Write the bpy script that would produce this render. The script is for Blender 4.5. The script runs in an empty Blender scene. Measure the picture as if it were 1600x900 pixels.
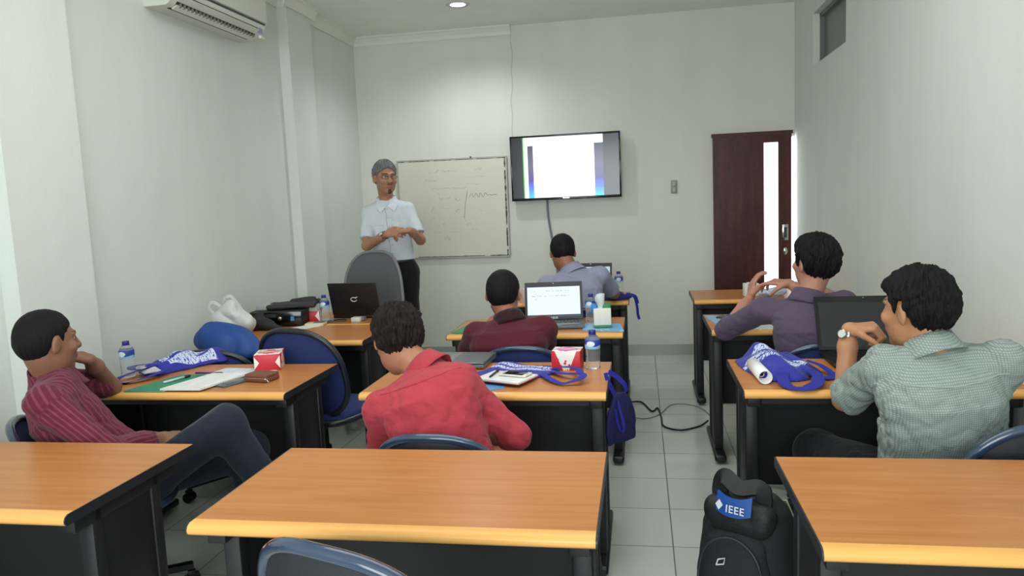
import bpy, bmesh, math, random
import numpy as np
from mathutils import Vector, Matrix
PI = math.pi
COL = bpy.context.scene.collection
rnd = random.Random(7)

# ------------------------------------------------------------------ camera model (metres, z up, y towards the back wall)
F_PX, YAW, PITCH, ROLL, CZ = 1179.1, -.1711, -.1157, -.0438, 1.4835
_cy, _sy, _cp, _sp = math.cos(YAW), math.sin(YAW), math.cos(PITCH), math.sin(PITCH)
_fw = np.array([_sy*_cp, _cy*_cp, _sp]); _rt = np.array([_cy, -_sy, 0.]); _up = np.cross(_rt, _fw)
_cr, _sr = math.cos(ROLL), math.sin(ROLL)
RC = np.array([_cr*_rt+_sr*_up, -_sr*_rt+_cr*_up, _fw])
cam = bpy.data.cameras.new('camera'); cam.sensor_width = 36; cam.lens = 36*F_PX/1600
cam.clip_start = .05
camo = bpy.data.objects.new('camera', cam); COL.objects.link(camo)
m = Matrix.Identity(4)
for i in range(3):
    m[i][0] = RC[0][i]; m[i][1] = RC[1][i]; m[i][2] = -RC[2][i]
m.translation = (0, 0, CZ); camo.matrix_world = m
bpy.context.scene.camera = camo

# ------------------------------------------------------------------ materials
def lin(c):
    return tuple(((v/255)/12.92 if v/255 <= .04045 else ((v/255+.055)/1.055)**2.4) for v in c)+(1,)
def newmat(name):
    m = bpy.data.materials.new(name); m.use_nodes = True
    nt = m.node_tree; b = nt.nodes['Principled BSDF']; return m, nt, b
def nd(nt, t, **kw):
    n = nt.nodes.new(t)
    for k, v in kw.items():
        if k in n.inputs: n.inputs[k].default_value = v
        else: setattr(n, k, v)
    return n
_M = {}
def pm(name, c, rough=.6, metal=0, spec=.5, var=.06, vs=40, bump=0, bs=200, coat=0, sheen=0, emit=None, es=0, alpha=1):
    """plain procedural material: colour with a little noise variation and optional bump"""
    if name in _M: return _M[name]
    m, nt, b = newmat(name); L = nt.links
    tc = nd(nt, 'ShaderNodeTexCoord')
    nz = nd(nt, 'ShaderNodeTexNoise'); nz.inputs['Scale'].default_value = vs; nz.inputs['Detail'].default_value = 3
    L.new(tc.outputs['Object'], nz.inputs['Vector'])
    mx = nd(nt, 'ShaderNodeMix', data_type='RGBA')
    c = lin(c)
    mx.inputs[6].default_value = tuple(v*(1-var) for v in c[:3])+(1,)
    mx.inputs[7].default_value = tuple(min(1, v*(1+var)) for v in c[:3])+(1,)
    L.new(nz.outputs['Fac'], mx.inputs[0]); L.new(mx.outputs[2], b.inputs['Base Color'])
    b.inputs['Roughness'].default_value = rough; b.inputs['Metallic'].default_value = metal
    b.inputs['Specular IOR Level'].default_value = spec
    b.inputs['Coat Weight'].default_value = coat; b.inputs['Sheen Weight'].default_value = sheen
    if alpha < 1: b.inputs['Alpha'].default_value = alpha
    if emit: b.inputs['Emission Color'].default_value = lin(emit); b.inputs['Emission Strength'].default_value = es
    if bump:
        n2 = nd(nt, 'ShaderNodeTexNoise'); n2.inputs['Scale'].default_value = bs; n2.inputs['Detail'].default_value = 4
        L.new(tc.outputs['Object'], n2.inputs['Vector'])
        bp = nd(nt, 'ShaderNodeBump'); bp.inputs['Strength'].default_value = bump; bp.inputs['Distance'].default_value = .004
        L.new(n2.outputs['Fac'], bp.inputs['Height']); L.new(bp.outputs['Normal'], b.inputs['Normal'])
    _M[name] = m; return m
def math_(nt, op, a, b=None, c=None):
    n = nt.nodes.new('ShaderNodeMath'); n.operation = op
    for i, v in enumerate((a, b, c)):
        if v is None: continue
        if isinstance(v, (int, float)): n.inputs[i].default_value = v
        else: nt.links.new(v, n.inputs[i])
    return n.outputs[0]
def mixc(nt, f, a, b):
    n = nt.nodes.new('ShaderNodeMix'); n.data_type = 'RGBA'
    for i, v in ((0, f), (6, a), (7, b)):
        if isinstance(v, (int, float, tuple)): n.inputs[i].default_value = v
        else: nt.links.new(v, n.inputs[i])
    return n.outputs[2]

def wall_mat(name, c1, c2):
    m, nt, b = newmat(name); L = nt.links
    g = nd(nt, 'ShaderNodeNewGeometry')
    mp = nd(nt, 'ShaderNodeMapping'); mp.inputs['Scale'].default_value = (1.6, 1.6, .35); L.new(g.outputs['Position'], mp.inputs[0])
    n1 = nd(nt, 'ShaderNodeTexNoise'); n1.inputs['Scale'].default_value = 2.2; n1.inputs['Detail'].default_value = 6; L.new(mp.outputs[0], n1.inputs['Vector'])
    mp2 = nd(nt, 'ShaderNodeMapping'); mp2.inputs['Scale'].default_value = (1, 1, .25); L.new(g.outputs['Position'], mp2.inputs[0])
    n2 = nd(nt, 'ShaderNodeTexNoise'); n2.inputs['Scale'].default_value = 110; n2.inputs['Detail'].default_value = 3; L.new(mp2.outputs[0], n2.inputs['Vector'])
    f = math_(nt, 'ADD', math_(nt, 'MULTIPLY', n1.outputs['Fac'], .75), math_(nt, 'MULTIPLY', n2.outputs['Fac'], .25))
    r = nd(nt, 'ShaderNodeMapRange'); r.inputs['From Min'].default_value = .3; r.inputs['From Max'].default_value = .7; L.new(f, r.inputs[0])
    L.new(mixc(nt, r.outputs[0], lin(c1), lin(c2)), b.inputs['Base Color'])
    b.inputs['Roughness'].default_value = .75; b.inputs['Specular IOR Level'].default_value = .25
    bp = nd(nt, 'ShaderNodeBump'); bp.inputs['Strength'].default_value = .25; bp.inputs['Distance'].default_value = .002
    L.new(n2.outputs['Fac'], bp.inputs['Height']); L.new(bp.outputs[0], b.inputs['Normal'])
    return m
MW = wall_mat('wallpaper', (212, 212, 203), (221, 221, 212))
MWS = wall_mat('wallpaper_side', (210, 216, 209), (219, 224, 218))
MCEIL = wall_mat('ceiling_paint', (230, 232, 225), (238, 240, 232))
MTRIM = pm('trim_paint', (222, 224, 214), .6, var=.03)

TP, TX, TY = .3925, .1066, 3.1014
def tile_mat():
    m, nt, b = newmat('floor_tile'); L = nt.links
    g = nd(nt, 'ShaderNodeNewGeometry'); s = nd(nt, 'ShaderNodeSeparateXYZ'); L.new(g.outputs['Position'], s.inputs[0])
    def edge(o, off):
        v = math_(nt, 'DIVIDE', math_(nt, 'SUBTRACT', o, off-20*TP), TP)
        fr = math_(nt, 'FRACT', v)
        d = math_(nt, 'MINIMUM', fr, math_(nt, 'SUBTRACT', 1, fr))
        return math_(nt, 'LESS_THAN', d, .0065), math_(nt, 'FLOOR', v)
    ex, ix = edge(s.outputs[0], TX); ey, iy = edge(s.outputs[1], TY)
    gr = math_(nt, 'MAXIMUM', ex, ey)
    cmb = nd(nt, 'ShaderNodeCombineXYZ'); L.new(ix, cmb.inputs[0]); L.new(iy, cmb.inputs[1])
    wn = nd(nt, 'ShaderNodeTexWhiteNoise'); L.new(cmb.outputs[0], wn.inputs['Vector'])
    n1 = nd(nt, 'ShaderNodeTexNoise'); n1.inputs['Scale'].default_value = 3; n1.inputs['Detail'].default_value = 5; L.new(g.outputs['Position'], n1.inputs['Vector'])
    f = math_(nt, 'ADD', math_(nt, 'MULTIPLY', wn.outputs['Value'], .35), math_(nt, 'MULTIPLY', n1.outputs['Fac'], .65))
    c = mixc(nt, f, lin((186, 190, 184)), lin((206, 210, 202)))
    L.new(mixc(nt, gr, c, lin((112, 108, 96))), b.inputs['Base Color'])
    b.inputs['Specular IOR Level'].default_value = .55
    L.new(math_(nt, 'ADD', math_(nt, 'MULTIPLY', gr, .5), math_(nt, 'ADD', math_(nt, 'MULTIPLY', n1.outputs['Fac'], .12), .07)), b.inputs['Roughness'])
    bp = nd(nt, 'ShaderNodeBump'); bp.inputs['Strength'].default_value = .3; bp.inputs['Distance'].default_value = .002; bp.invert = True
    L.new(gr, bp.inputs['Height']); L.new(bp.outputs[0], b.inputs['Normal'])
    return m
MTILE = tile_mat()

def wood_mat(name, ca, cb, cc, rough=.32, sc=(1, 14, 14), dist=1.2):
    m, nt, b = newmat(name); L = nt.links
    tc = nd(nt, 'ShaderNodeTexCoord'); oi = nd(nt, 'ShaderNodeObjectInfo')
    va = nd(nt, 'ShaderNodeVectorMath', operation='ADD'); L.new(tc.outputs['Object'], va.inputs[0])
    cm = nd(nt, 'ShaderNodeCombineXYZ'); L.new(math_(nt, 'MULTIPLY', oi.outputs['Random'], 9), cm.inputs[0]); L.new(math_(nt, 'MULTIPLY', oi.outputs['Random'], 5), cm.inputs[1])
    L.new(cm.outputs[0], va.inputs[1])
    mp = nd(nt, 'ShaderNodeMapping'); mp.inputs['Scale'].default_value = sc; L.new(va.outputs[0], mp.inputs[0])
    n1 = nd(nt, 'ShaderNodeTexNoise'); n1.inputs['Scale'].default_value = 2.2; n1.inputs['Detail'].default_value = 6; n1.inputs['Distortion'].default_value = dist*.3; L.new(mp.outputs[0], n1.inputs['Vector'])
    mp3 = nd(nt, 'ShaderNodeMapping'); mp3.inputs['Scale'].default_value = (sc[0]*2.5, sc[1]*9, sc[2]*9); L.new(va.outputs[0], mp3.inputs[0])
    n2 = nd(nt, 'ShaderNodeTexNoise'); n2.inputs['Scale'].default_value = 2.; n2.inputs['Detail'].default_value = 3; L.new(mp3.outputs[0], n2.inputs['Vector'])
    r = nd(nt, 'ShaderNodeValToRGB'); e = r.color_ramp.elements
    e[0].position = .32; e[0].color = lin(ca); e[1].position = .68; e[1].color = lin(cc)
    k = e.new(.5); k.color = lin(cb)
    L.new(math_(nt, 'ADD', math_(nt, 'MULTIPLY', n1.outputs['Fac'], .65), math_(nt, 'MULTIPLY', n2.outputs['Fac'], .35)), r.inputs[0])
    L.new(r.outputs[0], b.inputs['Base Color']); b.inputs['Roughness'].default_value = rough
    b.inputs['Specular IOR Level'].default_value = .28
    return m
MWOOD = wood_mat('desk_laminate', (172, 110, 58), (184, 121, 66), (194, 132, 77))
MNOSE = wood_mat('desk_front_edge', (222, 164, 90), (228, 170, 96), (233, 177, 102), .28)
MDOOR = wood_mat('door_wood', (58, 26, 26), (72, 34, 32), (90, 46, 40), .35, (9, 9, 1.2))
MBLK = pm('black_laminate', (24, 24, 26), .5, var=.1)
MBLK2 = pm('black_plastic', (20, 20, 22), .38, var=.1)
MBEDGE = pm('black_edge_band', (34, 36, 40), .4)
MGLOSSBLK = pm('gloss_black', (10, 10, 12), .12)
MCHR = pm('chrome', (190, 190, 190), .2, 1)
MRIM = pm('chair_rim', (42, 58, 84), .22, coat=.6)
MBLUEF = pm('blue_fabric', (26, 42, 96), .85, bump=.4, bs=500, vs=90, var=.15)
MDARKF = pm('dark_shell', (28, 30, 36), .55, bump=.2, bs=300)
MGREYF = pm('grey_fabric', (92, 92, 96), .9, bump=.3, bs=400)
MGREYP = pm('grey_plastic', (120, 122, 126), .4)

# ------------------------------------------------------------------ object helpers
def obj(name, me, mat=None, parent=None, smooth=False):
    o = bpy.data.objects.new(name, me); COL.objects.link(o)
    if mat is not None:
        for mm in (mat if isinstance(mat, (list, tuple)) else [mat]): me.materials.append(mm)
    if parent is not None: o.parent = parent
    if smooth: me.polygons.foreach_set('use_smooth', [True]*len(me.polygons))
    return o
def bmo(name, bm, mat=None, parent=None, smooth=False, angle=None):
    me = bpy.data.meshes.new(name); bm.normal_update(); bm.to_mesh(me); bm.free()
    o = obj(name, me, mat, parent, smooth or angle is not None)
    if angle is not None:
        me.set_sharp_from_angle(angle=math.radians(angle))
    return o
def tag(o, label, cat, group=None, kind=None):
    if label: o['label'] = label
    if cat: o['category'] = cat
    if group: o['group'] = group
    if kind: o['kind'] = kind
    return o
def thing(name, label, cat, loc=(0, 0, 0), rz=0, group=None, rx=0, ry=0):
    o = bpy.data.objects.new(name, None); COL.objects.link(o); o.location = loc; o.rotation_euler = (rx, ry, rz)
    o.empty_display_size = .05
    return tag(o, label, cat, group)
def struct(o): o['kind'] = 'structure'; return o
def box(bm, c, s, M=None, bev=0, seg=2, mi=0):
    r = bmesh.ops.create_cube(bm, size=1)
    vs = r['verts']
    for v in vs: v.co = Vector((v.co.x*s[0], v.co.y*s[1], v.co.z*s[2]))
    fs = set(f for v in vs for f in v.link_faces)
    if bev:
        es = list(set(e for v in vs for e in v.link_edges))
        rb = bmesh.ops.bevel(bm, geom=es, offset=bev, segments=seg, affect='EDGES', profile=.5)
        vs = list(set(rb['verts']) | set(v for v in vs if v.is_valid)); fs = set(f for v in vs for f in v.link_faces)
    for v in vs:
        v.co = v.co+Vector(c) if M is None else M @ v.co+Vector(c)
    for f in fs: f.material_index = mi
    return vs
def boxo(name, c, s, mat, parent=None, bev=0, M=None, seg=2):
    bm = bmesh.new(); box(bm, c, s, M, bev, seg)
    return bmo(name, bm, mat, parent, angle=40 if bev else None)
def frames(pts):
    pts = [Vector(p) for p in pts]; n = len(pts); T = []
    for i in range(n):
        a = pts[max(i-1, 0)]; b = pts[min(i+1, n-1)]; T.append((b-a).normalized())
    u = T[0].orthogonal().normalized(); out = []
    for i in range(n):
        u = (u-T[i]*u.dot(T[i]));
        u = u.normalized() if u.length > 1e-6 else T[i].orthogonal().normalized()
        out.append((pts[i], T[i], u, T[i].cross(u)))
    return out
def tube(bm, pts, r, seg=10, closed=False, cap=True):
    fr = frames(pts)
    if closed:
        n = len(fr); pts = [Vector(p) for p in pts]
        fr = [(pts[i], (pts[(i+1) % n]-pts[i-1]).normalized(), None, None) for i in range(n)]
        nrm = Vector((0, 0, 0))
        for i in range(n): nrm += pts[i-1].cross(pts[i])
        nrm.normalize()
        fr = [(p, t, (nrm-t*nrm.dot(t)).normalized(), None) for p, t, _, _ in fr]
        fr = [(p, t, u, t.cross(u)) for p, t, u, _ in fr]
    rings = []
    for i, (p, t, u, w) in enumerate(fr):
        rr = r[i] if isinstance(r, (list, tuple)) else r
        rings.append([bm.verts.new(p+(u*math.cos(a)+w*math.sin(a))*rr) for a in [2*PI*k/seg for k in range(seg)]])
    N = len(rings)
    for i in range(N if closed else N-1):
        A, B = rings[i], rings[(i+1) % N]
        for k in range(seg): bm.faces.new((A[k], A[(k+1) % seg], B[(k+1) % seg], B[k]))
    if cap and not closed:
        bm.faces.new(rings[0][::-1]); bm.faces.new(rings[-1])
    return bm
def smoothpts(P, n=8, closed=False):
    P = [Vector(p) for p in P]; out = []; N = len(P)
    for i in range(N if closed else N-1):
        if closed: p0, p1, p2, p3 = P[i-1], P[i], P[(i+1) % N], P[(i+2) % N]
        else: p0, p1, p2, p3 = P[max(i-1, 0)], P[i], P[i+1], P[min(i+2, N-1)]
        for k in range(n):
            t = k/n
            out.append(.5*((2*p1)+(p2-p0)*t+(2*p0-5*p1+4*p2-p3)*t*t+(3*p1-p0-3*p2+p3)*t**3))
    if not closed: out.append(P[-1])
    return out
def tubeo(name, pts, r, mat, parent=None, n=8, seg=8, closed=False):
    bm = bmesh.new(); tube(bm, smoothpts(pts, n, closed) if n > 1 else pts, r, seg, closed)
    return bmo(name, bm, mat, parent, smooth=True)
def ribbon(bm, pts, nrms, w, th):
    """flat band of width w and thickness th along pts, nrms give the band's normals"""
    fr = frames(pts); rings = []
    for i, (p, t, _, _) in enumerate(fr):
        n = Vector(nrms[i] if isinstance(nrms, list) else nrms); n = (n-t*n.dot(t)).normalized(); s = t.cross(n)
        rings.append([bm.verts.new(p+s*(w/2)*a+n*(th/2)*b) for a, b in ((-1, -1), (1, -1), (1, 1), (-1, 1))])
    for i in range(len(rings)-1):
        for k in range(4): bm.faces.new((rings[i][k], rings[i][(k+1) % 4], rings[i+1][(k+1) % 4], rings[i+1][k]))
    bm.faces.new(rings[0][::-1]); bm.faces.new(rings[-1])
def lathe(bm, prof, seg=24, c=(0, 0, 0), cap=True):
    rings = []
    for r, z in prof:
        rings.append([bm.verts.new((c[0]+r*math.cos(2*PI*k/seg), c[1]+r*math.sin(2*PI*k/seg), c[2]+z)) for k in range(seg)])
    for i in range(len(rings)-1):
        for k in range(seg): bm.faces.new((rings[i][k], rings[i][(k+1) % seg], rings[i+1][(k+1) % seg], rings[i+1][k]))
    if cap: bm.faces.new(rings[0][::-1]); bm.faces.new(rings[-1])
def latheo(name, prof, mat, parent=None, seg=24, c=(0, 0, 0)):
    bm = bmesh.new(); lathe(bm, prof, seg, c); return bmo(name, bm, mat, parent, angle=50)
def prism(bm, poly, z0, z1, mi=0):
    """extrude a 2-D polygon between z0 and z1"""
    A = [bm.verts.new((x, y, z0)) for x, y in poly]; B = [bm.verts.new((x, y, z1)) for x, y in poly]
    n = len(poly); fs = []
    for k in range(n): fs.append(bm.faces.new((A[k], A[(k+1) % n], B[(k+1) % n], B[k])))
    fs.append(bm.faces.new(A[::-1])); fs.append(bm.faces.new(B))
    for f in fs: f.material_index = mi
    bmesh.ops.recalc_face_normals(bm, faces=bm.faces[:])
def text(name, s, size, mat, parent, M, ext=.0005, bold=0):
    c = bpy.data.curves.new(name, 'FONT'); c.body = s; c.size = size; c.extrude = ext; c.align_x = 'CENTER'; c.align_y = 'CENTER'; c.offset = bold; c.space_character = 1.12
    t = bpy.data.objects.new(name, c); COL.objects.link(t)
    bpy.context.view_layer.update()
    me = bpy.data.meshes.new_from_object(t.evaluated_get(bpy.context.evaluated_depsgraph_get()))
    bpy.data.objects.remove(t); bpy.data.curves.remove(c)
    me.materials.clear(); o = obj(name, me, mat, parent); o.matrix_local = M
    return o
def frameM(o, x, y):
    x = Vector(x).normalized(); y = Vector(y); y = (y-x*y.dot(x)).normalized(); z = x.cross(y)
    m = Matrix((x, y, z)).transposed().to_4x4(); m.translation = Vector(o); return m
def copytree(o, parent=None):
    c = o.copy(); COL.objects.link(c)
    if parent is not None: c.parent = parent; c.matrix_parent_inverse = o.matrix_parent_inverse.copy()
    for ch in list(o.children): copytree(ch, c)
    return c
def place(o, loc, rz=0, label=None, group=None):
    o.location = loc; o.rotation_euler = (0, 0, rz)
    if label: o['label'] = label
    if group: o['group'] = group
    return o

# ------------------------------------------------------------------ signed-distance modelling: organic shapes as one continuous surface
class Sdf:
    def __init__(s): s.P = []
    def add(s, lo, hi, f, k=.02, op='u'): s.P.append((np.array(lo, float), np.array(hi, float), f, k, op)); return s
    def rc(s, a, b, ra, rb, k=.02, flat=False, op='u'):
        a = np.array(a, float); b = np.array(b, float); d = b-a; L2 = float(d@d)+1e-12; L = math.sqrt(L2); R = max(ra, rb)
        def f(X, Y, Z):
            px, py, pz = X-a[0], Y-a[1], Z-a[2]
            t = (px*d[0]+py*d[1]+pz*d[2])/L2; h = np.clip(t, 0, 1)
            r = np.sqrt((px-h*d[0])**2+(py-h*d[1])**2+(pz-h*d[2])**2)-(ra+(rb-ra)*h)
            return np.maximum(r, (t-1)*L) if flat else r
        return s.add(np.minimum(a, b)-R, np.maximum(a, b)+R, f, k, op)
    def el(s, c, r, M=None, k=.02, op='u'):
        c = np.array(c, float); r = np.array(r, float); M = np.eye(3) if M is None else np.array(M); R = r.max()
        def f(X, Y, Z):
            p = [(X-c[0])*M[0][i]+(Y-c[1])*M[1][i]+(Z-c[2])*M[2][i] for i in range(3)]
            k0 = np.sqrt((p[0]/r[0])**2+(p[1]/r[1])**2+(p[2]/r[2])**2)+1e-9
            k1 = np.sqrt((p[0]/r[0]**2)**2+(p[1]/r[1]**2)**2+(p[2]/r[2]**2)**2)+1e-9
            return k0*(k0-1)/k1
        return s.add(c-R, c+R, f, k, op)
    def bx(s, c, h, rad=.01, M=None, k=.01, op='u'):
        c = np.array(c, float); h = np.array(h, float); M = np.eye(3) if M is None else np.array(M); R = np.linalg.norm(h)+rad
        def f(X, Y, Z):
            q = [np.abs((X-c[0])*M[0][i]+(Y-c[1])*M[1][i]+(Z-c[2])*M[2][i])-(h[i]-rad) for i in range(3)]
            return np.sqrt(sum(np.maximum(v, 0)**2 for v in q))+np.minimum(np.maximum(q[0], np.maximum(q[1], q[2])), 0)-rad
        return s.add(c-R, c+R, f, k, op)
    def loft(s, a, b, M, prof, k=.02, n=2.3, op='u'):
        """superelliptic trunk from a to b; M columns right, forward, up; prof rows (t, rx, ry, forward offset)"""
        a = np.array(a, float); b = np.array(b, float); M = np.array(M); L = np.linalg.norm(b-a); pr = np.array(prof, float); up = (b-a)/L
        rt = M[:, 0]-up*(M[:, 0]@up); rt /= np.linalg.norm(rt); fw = np.cross(up, rt)
        def f(X, Y, Z):
            px, py, pz = X-a[0], Y-a[1], Z-a[2]
            t = (px*up[0]+py*up[1]+pz*up[2])/L; tc = np.clip(t, pr[0, 0], pr[-1, 0])
            rx = np.interp(tc, pr[:, 0], pr[:, 1]); ry = np.interp(tc, pr[:, 0], pr[:, 2]); of = np.interp(tc, pr[:, 0], pr[:, 3])
            u = px*rt[0]+py*rt[1]+pz*rt[2]; v = px*fw[0]+py*fw[1]+pz*fw[2]-of
            q = (np.abs(u/rx)**n+np.abs(v/ry)**n)**(1/n)
            d = (q-1)*np.minimum(rx, ry)
            e = np.maximum((t-pr[-1, 0])*L, (pr[0, 0]-t)*L)
            return np.maximum(d, e)
        R = pr[:, 1:3].max()+np.abs(pr[:, 3]).max()
        return s.add(np.minimum(a, b)-R, np.maximum(a, b)+R, f, k, op)
    def plane(s, p, n, k=.004):
        """keep the side the normal points away from"""
        p = np.array(p, float); n = np.array(n, float); n = n/np.linalg.norm(n)
        return s.add((-99,)*3, (99,)*3, lambda X, Y, Z: (X-p[0])*n[0]+(Y-p[1])*n[1]+(Z-p[2])*n[2], k, 'i')
    def mesh(s, res, disp=None):
        U = [p for p in s.P if p[4] == 'u']
        lo = np.min([p[0] for p in U], 0)-.02-2*res; hi = np.max([p[1] for p in U], 0)+.02+2*res
        n = np.ceil((hi-lo)/res).astype(int)+1
        ax = [lo[i]+res*np.arange(n[i]) for i in range(3)]
        S = np.full(n, .08, np.float32)
        for l, h, f, k, op in s.P:
            m = k+2*res
            i0 = [max(0, int((l[i]-m-lo[i])/res)) for i in range(3)]; i1 = [min(n[i], int((h[i]+m-lo[i])/res)+2) for i in range(3)]
            if any(i1[i] <= i0[i] for i in range(3)): continue
            sl = tuple(slice(i0[i], i1[i]) for i in range(3))
            X = ax[0][sl[0]][:, None, None]; Y = ax[1][sl[1]][None, :, None]; Z = ax[2][sl[2]][None, None, :]
            d = f(X, Y, Z).astype(np.float32); a = S[sl]
            if op == 'u': hh = np.maximum(k-np.abs(a-d), 0)/max(k, 1e-6); S[sl] = np.minimum(a, d)-hh*hh*k*.25
            else:
                if op == 's': d = -d
                hh = np.maximum(k-np.abs(a-d), 0)/max(k, 1e-6); S[sl] = np.maximum(a, d)+hh*hh*k*.25
        if disp is not None:
            X, Y, Z = np.meshgrid(*ax, indexing='ij', sparse=True)
            near = np.abs(S) < .03
            idx = np.nonzero(near); S[idx] += disp(ax[0][idx[0]], ax[1][idx[1]], ax[2][idx[2]]).astype(np.float32)
        ins = S < 0
        N = np.array(S.shape)-1
        cnt = np.zeros(N, np.float32); V = np.zeros(tuple(N)+(3,), np.float32)
        corners = [(i, j, k) for i in (0, 1) for j in (0, 1) for k in (0, 1)]
        def sub(A, c): return A[c[0]:c[0]+N[0], c[1]:c[1]+N[1], c[2]:c[2]+N[2]]
        mixed = np.zeros(N, bool); all_in = np.ones(N, bool)
        for c in corners: q = sub(ins, c); mixed |= q; all_in &= q
        mixed &= ~all_in
        ci = np.argwhere(mixed)
        if len(ci) == 0: raise RuntimeError('empty sdf')
        vid = np.full(N, -1, np.int64); vid[mixed] = np.arange(len(ci))
        acc = np.zeros((len(ci), 3)); ct = np.zeros(len(ci))
        for c in corners:
            for a in range(3):
                if c[a]: continue
                c2 = list(c); c2[a] = 1
                v1 = S[ci[:, 0]+c[0], ci[:, 1]+c[1], ci[:, 2]+c[2]]; v2 = S[ci[:, 0]+c2[0], ci[:, 1]+c2[1], ci[:, 2]+c2[2]]
                x = (v1 < 0) != (v2 < 0)
                t = np.where(x, v1/np.where(x, v1-v2, 1), 0)
                p = np.tile(np.array(c, float), (len(ci), 1)); p[:, a] = t
                acc[x] += p[x]; ct[x] += 1
        vv = lo+res*(ci+acc/ct[:, None])
        faces = []
        for a in range(3):
            b, c = (a+1) % 3, (a+2) % 3
            sh = [slice(1, -1)]*3; sh[a] = slice(0, -1)
            e1 = ins[tuple(slice(1, -1) if i != a else slice(0, -1) for i in range(3))]
            e2 = ins[tuple(slice(1, -1) if i != a else slice(1, None) for i in range(3))]
            E = np.argwhere(e1 != e2)
            sgn = e1[E[:, 0], E[:, 1], E[:, 2]]
            off = np.ones(3, int); off[a] = 0; G = E+off
            def cell(db, dc):
                g = G.copy(); g[:, b] += db; g[:, c] += dc; return vid[g[:, 0], g[:, 1], g[:, 2]]
            q = np.stack([cell(-1, -1), cell(0, -1), cell(0, 0), cell(-1, 0)], 1)
            q[~sgn] = q[~sgn][:, ::-1]; faces.append(q)
        Fq = np.concatenate(faces)
        return vv, Fq[(Fq >= 0).all(1)]
def relax(v, f, it=1, lam=.5):
    for _ in range(it):
        acc = np.zeros_like(v); c = np.zeros(len(v))
        for a, b in ((0, 1), (1, 2), (2, 3), (3, 0)):
            np.add.at(acc, f[:, a], v[f[:, b]]); np.add.at(acc, f[:, b], v[f[:, a]]); np.add.at(c, f[:, a], 1); np.add.at(c, f[:, b], 1)
        v = v+(acc/np.maximum(c, 1)[:, None]-v)*lam
    return v
def sdfo(name, S, res, mat, parent=None, disp=None, it=1, attrs=None, origin=(0, 0, 0)):
    v, f = S.mesh(res, disp); v = relax(v, f, it)
    me = bpy.data.meshes.new(name); vo = v-np.array(origin)
    me.vertices.add(len(v)); me.vertices.foreach_set('co', vo.astype(np.float32).ravel())
    me.loops.add(len(f)*4); me.loops.foreach_set('vertex_index', f.astype(np.int32).ravel())
    me.polygons.add(len(f)); me.polygons.foreach_set('loop_start', np.arange(0, len(f)*4, 4, dtype=np.int32))
    me.update(calc_edges=True); me.validate()
    if attrs:
        for an, fn in attrs.items():
            a = me.attributes.new(an, 'FLOAT_VECTOR', 'POINT'); a.data.foreach_set('vector', fn(v).astype(np.float32).ravel())
    return obj(name, me, mat, parent, True)
def folds(seed, amp, freq, axis=None, ridge=True):
    r = np.random.RandomState(seed); D = r.normal(size=(4, 3)); D /= np.linalg.norm(D, axis=1)[:, None]; W = r.normal(size=(4, 3)); W /= np.linalg.norm(W, axis=1)[:, None]
    if axis is not None: D = D*.55+np.array(axis)*1.0; D /= np.linalg.norm(D, axis=1)[:, None]
    fr = freq*(.7+.7*r.rand(4)); ph = r.rand(4, 3)*6.28
    def f(x, y, z):
        o = 0
        for i in range(4):
            w = 1.3*np.sin((x*W[i, 0]+y*W[i, 1]+z*W[i, 2])*freq*.45+ph[i, 0])+.8*np.sin((x*W[i, 2]+y*W[i, 0]-z*W[i, 1])*freq*.8+ph[i, 1])
            s = np.sin((x*D[i, 0]+y*D[i, 1]+z*D[i, 2])*fr[i]+w+ph[i, 2])
            o = o+(np.where(s > 0, s**3, s*.3) if ridge else s)*(1 if i < 2 else .6)
        return o*amp/2
    return f
# ------------------------------------------------------------------ room
WX0, WX1, WY, WZ, RY = -2.63, 1.345, 7.0, 3.06, -1.6
DX0, DX1, DZ = .70, WX1, 1.93       # door opening in the back wall
bm = bmesh.new(); box(bm, ((WX0+WX1)/2, (WY+RY)/2, -.05), (WX1-WX0+1.4, WY-RY+1.4, .1)); floor = struct(bmo('floor', bm, MTILE))
bm = bmesh.new(); box(bm, ((WX0+WX1)/2, (WY+RY)/2, WZ+.05), (WX1-WX0+.4, WY-RY+.4, .1)); struct(bmo('ceiling', bm, MCEIL))
bm = bmesh.new()
box(bm, ((WX0-.2+DX0)/2, WY+.06, WZ/2), (DX0-WX0+.2, .12, WZ)); box(bm, ((DX0+DX1)/2+.06, WY+.06, (DZ+WZ)/2), (DX1-DX0+.12, .12, WZ-DZ))
wb = struct(bmo('wall_back', bm, MW))
struct(boxo('wall_left', (WX0-.06, (WY+RY)/2, WZ/2), (.12, WY-RY, WZ), MWS))
# right wall with a high recessed window
vy0, vy1, vz0, vz1 = 5.35, 6.30, 2.41, 2.80
bm = bmesh.new(); T = .12
box(bm, (WX1+T/2, (RY+vy0)/2, WZ/2), (T, vy0-RY, WZ)); box(bm, (WX1+T/2, (vy1+WY)/2, WZ/2), (T, WY-vy1, WZ))
box(bm, (WX1+T/2, (vy0+vy1)/2, vz0/2), (T, vy1-vy0, vz0)); box(bm, (WX1+T/2, (vy0+vy1)/2, (vz1+WZ)/2), (T, vy1-vy0, WZ-vz1))
struct(bmo('wall_right', bm, MWS))
w1 = thing('window_1', None, None, (WX1+.075, (vy0+vy1)/2, vz0)); w1['kind'] = 'structure'
bm = bmesh.new(); h = vz1-vz0; l = vy1-vy0
for c, s in (((0, 0, .015), (.05, l, .03)), ((0, 0, h-.015), (.05, l, .03)), ((0, -l/2+.015, h/2), (.05, .03, h)), ((0, l/2-.015, h/2), (.05, .03, h))): box(bm, c, s)
bmo('window_frame', bm, pm('grey_frame', (104, 116, 110), .5), w1)
boxo('pane', (.01, 0, h/2), (.012, l-.05, h-.05), pm('dim_pane', (98, 110, 104), .3, var=.03), w1)
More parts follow.
